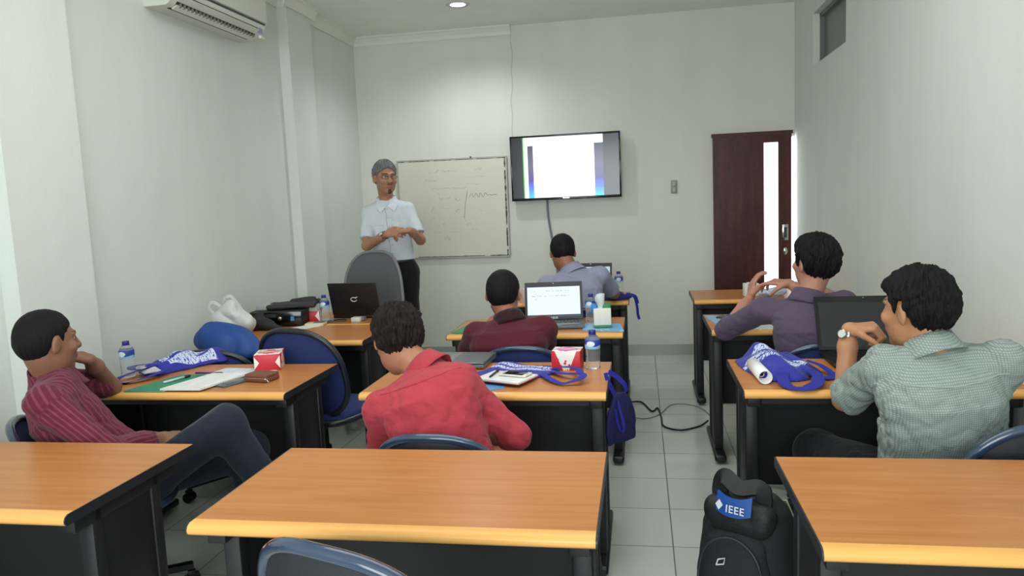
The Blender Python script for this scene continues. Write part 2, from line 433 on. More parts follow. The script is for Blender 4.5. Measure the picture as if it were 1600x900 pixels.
# rear wall with a broad window, behind the viewpoint
bm = bmesh.new(); box(bm, ((WX0+WX1)/2, RY-.06, .4), (WX1-WX0+.24, .12, .8)); box(bm, ((WX0+WX1)/2, RY-.06, 2.78), (WX1-WX0+.24, .12, .56))
for x in (WX0+.15, WX1-.15): box(bm, (x, RY-.06, 1.65), (.54, .12, 1.7))
struct(bmo('wall_rear', bm, MW))
# pilasters on the left wall
PX = -2.55
for i, (a, b) in enumerate(((2.73, 3.175), (5.455, 5.87))):
    struct(boxo('trim_%d' % (i+1), ((PX+WX0)/2-.01, (a+b)/2, WZ/2), (PX-WX0+.02, b-a, WZ), MWS))
# crown moulding
def crown(name, pts):
    bm = bmesh.new()
    prof = [(0, 0), (.0, -.075), (.012, -.08), (.02, -.05), (.045, -.02), (.06, -.012), (.06, 0)]
    for (p, q, n) in pts:
        p, q, n = Vector(p), Vector(q), Vector(n); A = []; B = []
        for d, z in prof: A.append(bm.verts.new(p+n*d+Vector((0, 0, z)))); B.append(bm.verts.new(q+n*d+Vector((0, 0, z))))
        for k in range(len(prof)): bm.faces.new((A[k], A[(k+1) % len(prof)], B[(k+1) % len(prof)], B[k]))
        bm.faces.new(A[::-1]); bm.faces.new(B)
    bmesh.ops.recalc_face_normals(bm, faces=bm.faces[:])
    return struct(bmo(name, bm, MTRIM))
Z = WZ
crown('trim_3', [((WX0, WY, Z), (-1.12, WY, Z), (0, -1, 0)), ((WX0, 5.87, Z), (WX0, WY, Z), (1, 0, 0)), ((WX0, 3.175, Z), (WX0, 5.455, Z), (1, 0, 0)),
    ((PX, 5.395, Z), (PX, 5.93, Z), (1, 0, 0)), ((WX0, 5.455, Z), (PX, 5.455, Z), (0, -1, 0)), ((WX0, 5.87, Z), (PX, 5.87, Z), (0, 1, 0)), ((PX, 2.67, Z), (PX, 3.235, Z), (1, 0, 0)), ((WX0, 3.175, Z), (PX, 3.175, Z), (0, 1, 0))])
# hairline ridge on the back wall where two lining boards meet
bm = bmesh.new(); pts = [(-1.13+.012*math.sin(z*5)+.006*math.sin(z*23), WY, z) for z in np.linspace(2.05, 3.05, 26)]
tube(bm, pts, .005, 6); struct(bmo('trim_4', bm, pm('ridge_paint', (200, 201, 192), .8)))
# tiled skirting
MSK = pm('skirting_tile', (158, 162, 156), .2)
for n_, c, s in (('baseboard_back', ((WX0+DX0)/2, WY-.006, .05), (DX0-WX0, .012, .1)), ('baseboard_left', (WX0+.006, (WY+RY)/2, .05), (.012, WY-RY, .1)), ('baseboard_right', (WX1-.006, (WY+RY)/2, .05), (.012, WY-RY-.02, .1))):
    struct(boxo(n_, c, s, MSK))
# corridor beyond the door, its walls made to glow in place of daylight
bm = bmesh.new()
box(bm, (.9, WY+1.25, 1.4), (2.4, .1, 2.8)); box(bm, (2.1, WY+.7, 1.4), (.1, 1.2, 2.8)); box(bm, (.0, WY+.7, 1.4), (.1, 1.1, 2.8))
struct(bmo('wall_corridor', bm, pm('glowing_corridor', (250, 250, 250), .9, emit=(244, 248, 255), es=6)))

# sliding door hung on the face of the back wall
d1 = thing('door_1', None, None, (.648, WY-.035, 0)); d1['kind'] = 'structure'
W_, H_ = .662, 1.955; gx0, gx1, gz0, gz1 = .43, .551, .22, 1.885
bm = bmesh.new()
box(bm, (gx0/2, 0, H_/2), (gx0, .04, H_)); box(bm, ((gx1+W_)/2, 0, H_/2), (W_-gx1, .04, H_))
box(bm, ((gx0+gx1)/2, 0, gz0/2), (gx1-gx0, .04, gz0)); box(bm, ((gx0+gx1)/2, 0, (gz1+H_)/2), (gx1-gx0, .04, H_-gz1))
bmo('door_leaf', bm, MDOOR, d1)
bm = bmesh.new()
for i in range(6):
    z0 = .06+i*.315; box(bm, (.195, -.0205, z0+.15), (.30, .004, .311))
bmo('plank_panel', bm, MDOOR, d1, angle=30)
bm = bmesh.new(); box(bm, ((gx0+gx1)/2, 0, (gz0+gz1)/2), (gx1-gx0, .008, gz1-gz0))
bmo('glass_pane', bm, pm('frosted_glass_glow', (250, 252, 255), .5, emit=(246, 249, 255), es=1.6), d1)  # emission in the pane stands for daylight coming through
bm = bmesh.new(); box(bm, (W_/2, .0, H_+.012), (W_+.02, .05, .03)); bmo('track', bm, MDOOR, d1)
hd = boxo('pull_handle', (.607, -.024, 1.10), (.052, .01, .14), MCHR, d1, .004)
boxo('recess', (.607, -.0295, 1.10), (.026, .003, .09), pm('dark_metal', (70, 70, 70), .4, .8), hd)
bm = bmesh.new(); bmesh.ops.create_uvsphere(bm, u_segments=16, v_segments=10, radius=1)
for v in bm.verts: v.co = Vector((.607+v.co.x*.02, -.022+v.co.y*.01, .935+v.co.z*.034))
bmo('lock', bm, MCHR, d1, True)

# ------------------------------------------------------------------ wall and ceiling fittings
# television
tv = thing('television', 'wall mounted flat television showing a glaring white slide', 'television', (-.657, WY-.075, 1.765))
tw, th = 1.0, .585
boxo('back_housing', (0, .03, 0), (tw*.92, .05, th*.9), MBLK2, tv, .01)
boxo('wall_bracket', (0, .063, 0), (.4, .018, .3), MBLK, tv)
bm = bmesh.new()
for c, s in (((0, 0, th/2-.008), (tw, .035, .016)), ((0, 0, -th/2+.011), (tw, .035, .022)), ((-tw/2+.007, 0, 0), (.014, .035, th)), ((tw/2-.007, 0, 0), (.014, .035, th))): box(bm, c, s, bev=.003)
bmo('bezel', bm, MGLOSSBLK, tv, angle=40)
def emat(name, f, s=1.0):
    m, nt, b = newmat(name); L = nt.links
    tc = nd(nt, 'ShaderNodeTexCoord'); sp = nd(nt, 'ShaderNodeSeparateXYZ'); L.new(tc.outputs['Object'], sp.inputs[0])
    c = f(nt, sp.outputs); L.new(c, b.inputs['Emission Color']); b.inputs['Emission Strength'].default_value = s
    b.inputs['Base Color'].default_value = (.01, .01, .012, 1); b.inputs['Roughness'].default_value = .15; return m
def step(nt, v, a, b):      # 1 inside [a, b]
    return math_(nt, 'MULTIPLY', math_(nt, 'GREATER_THAN', v, a), math_(nt, 'LESS_THAN', v, b))
def tvf(nt, o):
    x, z = o[0], o[2]
    base = mixc(nt, math_(nt, 'MULTIPLY', math_(nt, 'ADD', x, .5), 1.0), lin((26, 24, 34)), lin((48, 50, 60)))
    white = math_(nt, 'MAXIMUM', math_(nt, 'MULTIPLY', step(nt, x, -.375, .345), step(nt, z, .20, .28)), math_(nt, 'MAXIMUM', step(nt, x, -.375, -.34), step(nt, x, -.29, .265)))
    blue = nd(nt, 'ShaderNodeValToRGB'); e = blue.color_ramp.elements; e[0].position = 0; e[0].color = lin((30, 200, 250)); e[1].position = 1; e[1].color = lin((60, 62, 80))
    a = e.new(.18); a.color = lin((60, 110, 250)); a = e.new(.33); a.color = lin((50, 48, 130)); a = e.new(.6); a.color = lin((80, 82, 108))
    nt.links.new(math_(nt, 'DIVIDE', math_(nt, 'ADD', z, .28), .5), blue.inputs[0])
    strip = math_(nt, 'MAXIMUM', step(nt, x, -.342, -.288), step(nt, x, .262, .345))
    c = mixc(nt, strip, base, blue.outputs[0])
    c = mixc(nt, white, c, (1, 1, 1, 1))
    return mixc(nt, step(nt, x, -.385, -.375), c, lin((60, 190, 70)))
boxo('screen', (0, -.008, 0), (tw-.026, .012, th-.036), emat('tv_picture', tvf, 1.25), tv)
boxo('maker_badge', (0, -.019, -th/2+.012), (.06, .002, .008), MCHR, tv)
tag(tubeo('television_cable', [(-.84, WY-.02, 1.5), (-.835, WY-.012, 1.3), (-.80, WY-.012, 1.05), (-.77, WY-.012, .8), (-.76, WY-.012, .3), (-.76, WY-.015, .02)], .010, pm('cable_trunk', (118, 124, 134), .5)), 'grey cable trunking running down the wall below the television', 'cable')
# whiteboard
wbd = thing('whiteboard', 'white marker board with worn frame and faint scribbles behind the standing man', 'whiteboard', (-1.735, WY-.016, 1.43), ry=math.radians(.3))
bw, bh = 1.04, .915
MWB = pm('board_white', (214, 212, 198), .3, var=.02, vs=6)
boxo('board_panel', (0, 0, 0), (bw, .016, bh), MWB, wbd)
r2 = random.Random(3)
def dash(p, q, n, th_, keep):
    """ragged dark dirt line, split where it is interrupted"""
    run = []
    def flush():
        if len(run) > 1:
            bm = bmesh.new(); tube(bm, [x[0] for x in run], [x[1] for x in run], 6); bmo('grime_line', bm, pm('grime', (84, 80, 72), .9), wbd)
        run.clear()
    for i in range(n+1):
        if r2.random() > keep and len(run) > 3: flush(); continue
        run.append((Vector(p).lerp(Vector(q), i/n)+Vector((0, .001, 0)), th_*(.2+r2.random()*.45)))
    flush()
dash((bw/2-.012, -.0095, -bh/2), (bw/2-.012, -.0095, bh/2), 60, .014, .93); dash((-bw/2, -.0095, -bh/2+.004), (bw/2, -.0095, -bh/2+.004), 40, .011, .9); dash((-bw/2, -.0095, bh/2-.006), (bw/2, -.0095, bh/2-.006), 50, .005, .75)
bm = bmesh.new()
for c, s in (((0, -.002, bh/2+.004), (bw+.02, .022, .012)), ((0, -.002, -bh/2-.004), (bw+.02, .022, .012)), ((-bw/2-.004, -.002, 0), (.012, .022, bh)), ((bw/2+.004, -.002, 0), (.012, .022, bh))): box(bm, c, s)
bmo('board_frame', bm, pm('alu_frame', (172, 172, 164), .5, .3), wbd)
boxo('hook', (.19, -.012, bh/2+.012), (.014, .01, .014), MBLK, wbd)
def scribble(rows, mat, name, seed):
    r3 = random.Random(seed)
    for (x, z, w, hgt) in rows:
        n = int(w/.012)
        pts = [(x+i*.012+r3.uniform(-.003, .003), -.0092, z+hgt*r3.uniform(-.5, .5)) for i in range(n)]
        i = 0
        while i < n-3:
            k = r3.randint(3, 7); seg_ = pts[i:i+k]
            if len(seg_) > 2 and r3.random() < .85: bm = bmesh.new(); tube(bm, smoothpts(seg_, 3), .0014, 4); bmo(name, bm, mat, wbd)
            i += k+r3.randint(0, 1)
scribble([(-.22, .35, .28, .02), (.12, .36, .2, .02), (-.26, .27, .2, .02), (-.2, .19, .35, .012), (.02, .08, .06, .03), (-.12, .0, .12, .02), (.02, -.02, .08, .03), (.06, -.08, .1, .02), (.25, -.03, .05, .02), (-.2, -.22, .25, .008), (.05, -.2, .3, .004)], pm('marker_grey', (168, 166, 154), .8), 'pen_stroke', 4)
scribble([(.14, .29, .2, .014), (.14, .22, .14, .02), (-.13, .1, .14, .04), (-.22, -.0, .05, .05), (-.23, -.1, .06, .05), (-.16, -.15, .1, .04), (-.1, -.28, .1, .06), (.12, -.15, .07, .05), (-.15, .15, .08, .02)], pm('marker_red', (206, 172, 160), .8), 'red_stroke', 9)
bm = bmesh.new()
tube(bm, smoothpts([(.13, -.0092, .1), (.145, -.0092, .16), (.12, -.0092, .04), (.11, -.0092, -.05), (.105, -.0092, -.1)], 5), .002, 4)
bmo('pen_stroke', bm, pm('marker_dark', (120, 118, 110), .8), wbd); bm = bmesh.new()
tube(bm, smoothpts([(.16+i*.022, -.0092, .115+(.02 if i % 2 else -.018)*(1 if i < 8 else .2)) for i in range(13)], 5), .0014, 4)
bmo('wave_stroke', bm, pm('marker_dark', (120, 118, 110), .8), wbd)
# light switch
sw = thing('light_switch', 'grey two-gang light switch between television and door', 'light switch', (.31, WY-.006, 1.54))
boxo('plate', (0, 0, 0), (.056, .012, .118), pm('switch_grey', (146, 148, 142), .5), sw, .003)
for z in (.026, -.026): boxo('rocker', (0, -.008, z), (.022, .008, .034), pm('switch_light', (176, 178, 170), .4), sw, .002)
# ceiling downlight
dl = thing('ceiling_downlight', 'round recessed ceiling downlight glowing white', 'ceiling light', (-1.40, 6.13, WZ))
bm = bmesh.new(); lathe(bm, [(.062, -.002), (.085, -.006), (.094, -.003), (.096, .002), (.062, .002)], 32, cap=False); bmo('ring', bm, MCHR, dl, angle=30)
latheo('lamp_disc', [(.001, -.001), (.064, -.002), (.064, .004), (.001, .004)], pm('lamp_white', (255, 255, 255), .5, emit=(245, 245, 255), es=6), dl, 32)
# air conditioner
MAC = pm('ac_white', (212, 214, 204), .35, var=.02)
ac = thing('air_conditioner', 'white split air conditioner high on the left wall', 'air conditioner', (WX0, 4.37, 2.615))
L_ = 1.0
def prof_ex(name, prof, y0, y1, mat, parent, ang=35):
    bm = bmesh.new(); A = [bm.verts.new((x, y0, z)) for x, z in prof]; B = [bm.verts.new((x, y1, z)) for x, z in prof]; n = len(prof)
    for k in range(n): bm.faces.new((A[k], A[(k+1) % n], B[(k+1) % n], B[k]))
    bm.faces.new(A[::-1]); bm.faces.new(B); bmesh.ops.recalc_face_normals(bm, faces=bm.faces[:])
    return bmo(name, bm, mat, parent, angle=ang)
prof_ex('housing', [(0, 0), (.13, .0), (.15, .012), (.175, .05), (.195, .08), (.20, .1), (.20, .27), (.17, .29), (0, .29)], -L_/2, L_/2, MAC, ac)
prof_ex('outlet', [(.10, -.004), (.148, .008), (.178, .052), (.19, .074), (.187, .078), (.16, .05), (.10, .0)], -L_/2+.06, L_/2-.08, pm('ac_dark', (46, 46, 42), .6), ac)
prof_ex('louvre', [(.128, -.012), (.158, .006), (.156, .012), (.126, -.006)], -L_/2+.06, L_/2-.08, MAC, ac)
prof_ex('louvre', [(.163, .028), (.193, .052), (.190, .058), (.160, .034)], -L_/2+.06, L_/2-.08, MAC, ac)
for i in range(22): boxo('vane', (.150, -L_/2+.09+i*(L_-.2)/21, .012), (.035, .006, .022), pm('vane', (120, 118, 106), .5), ac)
prof_ex('front_panel', [(.2, .1), (.214, .105), (.216, .26), (.2, .27)], -L_/2+.01, L_/2-.01, MAC, ac)
prof_ex('seam', [(.199, .09), (.206, .092), (.206, .1), (.199, .1)], -L_/2+.05, L_/2-.02, pm('ac_seam', (70, 76, 78), .6), ac)
boxo('maker_label', (.182, L_/2-.05, .055), (.012, .05, .03), pm('ac_label', (150, 160, 196), .5), ac)
boxo('end_cap', (.19, L_/2-.05, .01), (.02, .05, .02), MTRIM, ac, .004)

# ------------------------------------------------------------------ desks
DW, DD, DH = .985, .56, .745
def make_desk():
    t = thing('student_desk', 'x', 'desk')
    r = .014
    pr = [(0+.016, DH-.028), (.004, DH-.028), (-.002, DH-.022), (-.003, DH-.014), (.002, DH-.005), (.012, DH), (.034, DH)]
    def ex(name, prof, x0, x1, mat, ang=35):
        bm = bmesh.new(); A = [bm.verts.new((x0, y, z)) for y, z in prof]; B = [bm.verts.new((x1, y, z)) for y, z in prof]; n = len(prof)
        for k in range(n): bm.faces.new((A[k], A[(k+1) % n], B[(k+1) % n], B[k]))
        bm.faces.new(A[::-1]); bm.faces.new(B); bmesh.ops.recalc_face_normals(bm, faces=bm.faces[:])
        return bmo(name, bm, mat, t, angle=ang)
    ex('tabletop', [(.034, DH-.028), (.034, DH), (DD, DH), (DD, DH-.028)], .004, DW-.004, MWOOD)
    ex('front_edge', pr+[(.034, DH-.028)], .004, DW-.004, MNOSE, 60)
    for x0, x1 in ((0, .004), (DW-.004, DW)):
        ex('edge_band', pr+[(DD, DH), (DD, DH-.028)], x0, x1, MBEDGE, 60)
    boxo('modesty_panel', (DW/2, .40, .475), (DW-.14, .018, .47), MBLK, t)
    bm = bmesh.new(); box(bm, (DW/2, .10, DH-.05), (DW-.14, .025, .04)); box(bm, (DW/2, .47, DH-.05), (DW-.14, .025, .04)); bmo('rail', bm, MBLK, t)
    for s, x in ((-1, .045), (1, DW-.045)):
        bm = bmesh.new()
        box(bm, (x, .26, .385), (.034, .22, .665), bev=.006); box(bm, (x, .135, .385), (.05, .045, .665), bev=.012); box(bm, (x, .385, .385), (.05, .045, .665), bev=.012)
        box(bm, (x, .27, DH-.05), (.05, .44, .045), bev=.006)
        lg = bmo('leg', bm, MBLK, t, angle=35)
        bm = bmesh.new(); box(bm, (x, .29, .035), (.062, .56, .038), bev=.012, seg=3)
        ft = bmo('foot', bm, MBLK2, lg, angle=35)
    return t
proto_desk = make_desk()
DESKS = [((-2.425, 1.60), 'wooden-topped desk in the near left corner with nothing on it'),
 ((-1.093, 1.575), 'empty wooden-topped desk in the near centre of the front row'),
 ((.352, 1.555), 'empty wooden-topped desk at near right behind the black backpack'),
 ((-2.42, 2.785), 'desk with green folder, wallet and phone before the man in the maroon striped shirt'),
 ((-1.123, 2.785), 'desk carrying a silver laptop, notebook and tissue box before the man in the red shirt'),
 ((.362, 2.82), 'desk under the rolled blue tote bag and the open black laptop at right'),
 ((-1.087, 4.045), 'desk carrying the open laptop with a lit screen and a white tissue pack'),
 ((-1.074, 5.29), 'desk nearest the back wall used by the man in the pale blue shirt'),
 ((.36, 4.085), 'desk with pale blue booklet before the man in the purple shirt'),
 ((.352, 5.265), 'desk standing in front of the brown sliding door'),
 ((-2.515, 3.925), 'desk at left with desktop computer, pouch and papers on it'),
 ((-2.515, 4.495), 'desk at left carrying the black laptop, before the grey office chair')]
for i, ((x, y), lab) in enumerate(DESKS):
    t = proto_desk if i == 0 else copytree(proto_desk)
    place(t, (x, y, 0), 0, lab, 'black desks with orange wooden tops')
    if i == 10:
        pass

# ------------------------------------------------------------------ chairs
def sup(a, n=2.6):
    c, s = math.cos(a), math.sin(a); return math.copysign(abs(c)**(2/n), c), math.copysign(abs(s)**(2/n), s)
def shield(w, h, zc, yb, th_, curve, n=2.6, rings=7, seg=48, lean=.12, taper=.0):
    """domed pad in the x-z plane; th_ >0 bulges towards +y"""
    bm = bmesh.new(); R = []
    for j in range(rings+1):
        u = j/rings; ring = []
        for k in range(seg):
            cx, cz = sup(2*PI*k/seg, n); x = w/2*u*cx; z = h/2*u*cz; x *= 1-taper*(z/(h/2))
            y = yb+curve*(x/(w/2))**2-lean*z+th_*(1-u**4)
            ring.append(bm.verts.new((x, y, zc+z)))
            if j == 0: break
        R.append(ring)
    for k in range(seg): bm.faces.new((R[0][0], R[1][k], R[1][(k+1) % seg]))
    for j in range(1, rings):
        for k in range(seg): bm.faces.new((R[j][k], R[j+1][k], R[j+1][(k+1) % seg], R[j][(k+1) % seg]))
    bmesh.ops.recalc_face_normals(bm, faces=bm.faces[:])
    return bm, [v.co.copy() for v in R[-1]]
def make_chair(name='office_chair', w=.46, h=.40, zc=.61, back=MDARKF, front=MBLUEF, seat=MBLUEF, rim=MRIM, arms=False, rimr=.015, n=2.6, taper=.08, lean=.15, sz=.45):
    t = thing(name, 'x', 'chair')
    bm, edge = shield(w, h, zc, -.2, .035, .05, n, taper=taper, lean=lean); bmo('backrest', bm, front, t, True)
    bm, edge = shield(w, h, zc, -.2, -.02, .05, n, taper=taper, lean=lean); bmo('back_shell', bm, back, t, True)
    bm = bmesh.new(); tube(bm, edge, rimr, 10, closed=True); bmo('back_rim', bm, rim, t, True)
    # seat cushion
    bm = bmesh.new(); R = []
    S = 40
    for j, (u, z) in enumerate(((0, .035), (.5, .034), (.85, .026), (.97, .01), (1, -.008), (.97, -.03), (.8, -.042), (0, -.045))):
        ring = []
        for k in range(S):
            cx, cz = sup(2*PI*k/S, 3.2); ring.append(bm.verts.new((.235*u*cx, .02+.22*u*cz, sz+z)))
            if u == 0: break
        R.append(ring)
    for j in range(len(R)-1):
        A, B = R[j], R[j+1]
        for k in range(S):
            if len(A) == 1: bm.faces.new((A[0], B[k], B[(k+1) % S]))
            elif len(B) == 1: bm.faces.new((A[k], B[0], A[(k+1) % S]))
            else: bm.faces.new((A[k], B[k], B[(k+1) % S], A[(k+1) % S]))
    bmesh.ops.recalc_face_normals(bm, faces=bm.faces[:]); bmo('seat', bm, seat, t, True)
    bm = bmesh.new(); tube(bm, [(.238*sup(2*PI*k/S, 3.2)[0], .02+.223*sup(2*PI*k/S, 3.2)[1], sz-.022) for k in range(S)], .018, 8, closed=True); bmo('seat_rim', bm, rim, t, True)
    bm = bmesh.new(); zb = zc-h/2*.5
    tube(bm, smoothpts([(0, -.02, sz-.06), (0, -.2, sz-.05), (0, -.245, sz+.06), (0, -.215-.15*(zb-zc), zb+.06)], 6), .018, 8); box(bm, (0, -.02, sz-.06), (.2, .24, .02), bev=.004)
    bmo('back_bracket', bm, MBLK2, t, True)
    if arms:
        for s in (-1, 1):
            bm = bmesh.new(); tube(bm, smoothpts([(s*.2, 0, sz-.06), (s*.29, .0, sz-.04), (s*.3, .02, sz+.1), (s*.29, .05, sz+.19)], 6), .014, 8); box(bm, (s*.285, .02, sz+.2), (.055, .26, .03), bev=.012)
            bmo('armrest', bm, MBLK2, t, angle=50)
    latheo('gas_column', [(.028, .08), (.028, .25), (.016, .26), (.016, sz-.05)], MBLK2, t, 16)
    bm = bmesh.new(); lathe(bm, [(.04, .06), (.042, .11), (.03, .12)], 20)
    for i in range(5):
        a = 2*PI*i/5+.3; M3 = Matrix.Rotation(a, 3, 'Z')
        box(bm, M3 @ Vector((.15, 0, .085)), (.27, .04, .028), M3, .008)
    base = bmo('star_base', bm, MBLK2, t, angle=40)
    for i in range(5):
        a = 2*PI*i/5+.3; c = Vector((math.cos(a)*.275, math.sin(a)*.275, 0)); bm = bmesh.new()
        for s in (-1, 1):
            r = bmesh.ops.create_cone(bm, cap_ends=True, segments=16, radius1=.026, radius2=.026, depth=.018)
            M4 = Matrix.Rotation(a+.6, 4, 'Z') @ Matrix.Rotation(PI/2, 4, 'Y')
            for v in r['verts']: v.co = M4 @ (v.co+Vector((0, 0, s*.014)))+c+Vector((0, 0, .027))
        box(bm, c+Vector((0, 0, .05)), (.03, .03, .035), bev=.006)
        bmo('castor', bm, MBLK2, base, angle=40)
    return t
ch_dark = make_chair()
ch_blue = make_chair(back=MBLUEF, zc=.58)
G = 'blue office chairs at the desks'
def chair_at(src, first, loc, rz, lab, tilt=0):
    t = src if first else copytree(src)
    place(t, (loc[0], loc[1], 0), rz, lab, G); return t
near = make_chair(zc=.67, w=.48); near['group'] = G; chair_at(near, True, (-.50, 1.43), math.radians(-20), 'dark-backed chair with blue rim, in front of the near centre desk at the bottom edge')
chair_at(make_chair(zc=.55), True, (-.66, 2.46), math.radians(-3), 'dark-backed chair the man in the red shirt sits on')
chair_at(ch_dark, True, (1.06, 2.43), math.radians(12), 'dark-backed chair the man in the checked shirt sits on')
chair_at(make_chair(zc=.56, lean=.34, w=.5), True, (-2.04, 2.47), math.radians(-56), 'dark-backed chair the man in the maroon striped shirt slouches on')
chair_at(ch_blue, True, (-.58, 3.72), 0, 'blue-backed chair the man in the dark burgundy shirt sits on')
chair_at(ch_blue, False, (.80, 3.72), math.radians(5), 'blue-backed chair the man in the purple shirt sits on')
chair_at(ch_blue, False, (-.42, 4.93), 0, 'blue-backed chair the man in the pale blue shirt sits on')
chair_at(ch_blue, False, (-2.0, 1.38), math.radians(10), 'blue-seated chair under the near left desk')
tall = make_chair(w=.50, h=.46, zc=.67, back=MBLUEF, rim=pm('dark_rim', (30, 34, 44), .3))
place(tall, (-1.65, 3.62, 0), math.radians(-12), 'tall blue-backed chair with black rim behind the red tissue box', G)
t = make_chair(w=.50, h=.44, zc=.57, sz=.38, back=MBLUEF, rim=pm('dark_rim', (30, 34, 44), .3)); place(t, (-2.19, 3.66, 0), math.radians(4), 'blue-backed chair in the far left row with the crumpled tote bag before it', G)
gc = make_chair('executive_chair', w=.50, h=.62, zc=.84, back=MGREYF, front=MGREYF, seat=MGREYF, rim=MGREYP, arms=True, rimr=.012, n=2.9, taper=.12, lean=.06)
place(gc, (-1.985, 5.13, 0), math.radians(168), 'high-backed grey office chair in front of the standing man', None)
# ------------------------------------------------------------------ things on the desks
Z0 = DH
def polyd(poly):
    P = np.array(poly, float); n = len(P)
    def f(X, Y):
        d = np.full(np.broadcast(X, Y).shape, 1e9); s = np.ones(d.shape)
        for i in range(n):
            a = P[i]; b = P[i-1]; ex, ey = b-a; wx, wy = X-a[0], Y-a[1]
            h = np.clip((wx*ex+wy*ey)/(ex*ex+ey*ey), 0, 1); bx_, by_ = wx-ex*h, wy-ey*h
            d = np.minimum(d, bx_**2+by_**2)
            c1 = Y >= a[1]; c2 = Y < b[1]; c3 = ex*wy > ey*wx
            fl = (c1 & c2 & c3) | (~c1 & ~c2 & ~c3); s = np.where(fl, -s, s)
        return s*np.sqrt(d)
    return f
def pad(S, poly, z0, hf, k=.004, soft=.015):
    """soft flat body: polygon footprint resting at z0 with height field hf(x, y, inside distance)"""
    P = np.array(poly); pd = polyd(poly)
    def f(X, Y, Z):
        d = pd(X, Y); h = hf(X, Y, -d)*np.sqrt(np.clip(-d/soft, 0.02, 1))
        return np.maximum(np.maximum(d, (Z-z0-h)*.8), z0-Z)
    return S.add((P[:, 0].min(), P[:, 1].min(), z0-.002), (P[:, 0].max(), P[:, 1].max(), z0+.25), f, k)

def pet_mat():
    m, nt, b = newmat('clear_bottle'); b.inputs['Base Color'].default_value = (.93, .95, .96, 1)
    b.inputs['Roughness'].default_value = .08; b.inputs['Transmission Weight'].default_value = .9; b.inputs['IOR'].default_value = 1.12; return m
MPET = pet_mat(); MCAP = pm('cap_blue', (38, 44, 130), .4)
def label_mat():
    m, nt, b = newmat('bottle_label'); L = nt.links
    tc = nd(nt, 'ShaderNodeTexCoord'); s = nd(nt, 'ShaderNodeSeparateXYZ'); L.new(tc.outputs['Object'], s.inputs[0])
    w = math_(nt, 'ADD', s.outputs[2], math_(nt, 'MULTIPLY', math_(nt, 'SINE', math_(nt, 'MULTIPLY', s.outputs[0], 90)), .006))
    x2 = math_(nt, 'POWER', math_(nt, 'DIVIDE', s.outputs[0], .018), 2); z2 = math_(nt, 'POWER', math_(nt, 'DIVIDE', math_(nt, 'SUBTRACT', s.outputs[2], .148), .016), 2)
    oval = math_(nt, 'LESS_THAN', math_(nt, 'ADD', x2, z2), 1)
    c = mixc(nt, math_(nt, 'GREATER_THAN', w, .138), lin((150, 196, 226)), lin((36, 66, 150)))
    L.new(mixc(nt, oval, c, lin((222, 230, 238))), b.inputs['Base Color']); b.inputs['Roughness'].default_value = .4; return m
MLAB = label_mat()
def make_bottle():
    t = thing('water_bottle', 'x', 'bottle')
    latheo('bottle_body', [(.001, .004), (.026, 0), (.031, .006), (.032, .03), (.0295, .036), (.032, .044), (.0295, .052), (.032, .060), (.0295, .068), (.032, .078), (.0325, .12), (.032, .165), (.027, .182), (.015, .198), (.0125, .202), (.0125, .212)], MPET, t, 28)
    latheo('cap', [(.015, .204), (.0155, .206), (.0155, .222), (.0145, .224)], MCAP, t, 20)
    latheo('paper_label', [(.0331, .118), (.0334, .119), (.0334, .168), (.0331, .169)], MLAB, t, 28)
    latheo('neck_ring', [(.0125, .198), (.0165, .199), (.0165, .203), (.0125, .204)], MCAP, t, 20)
    return t
b0 = make_bottle(); GB = 'plastic water bottles on the desks'
for i, (x, y, lab) in enumerate([(-2.365, 3.10, 'water bottle with blue cap beside the elbow of the man in maroon stripes'),
        (-.215, 3.225, 'water bottle with blue cap beside the red tissue box on the centre desk'),
        (-2.085, 4.70, 'water bottle with blue cap behind the tissue box near the desktop computer'),
        (-.30, 4.46, 'water bottle with blue label half hidden behind the white tissue pack'),
        (-.17, 5.75, 'water bottle standing behind the elbow of the man in pale blue')]):
    t = b0 if i == 0 else copytree(b0); place(t, (x, y, Z0), rnd.uniform(-.3, .3), lab, GB); t.scale = (1, 1, .75)

MPAP = pm('paper_white', (226, 226, 224), .7, var=.015)
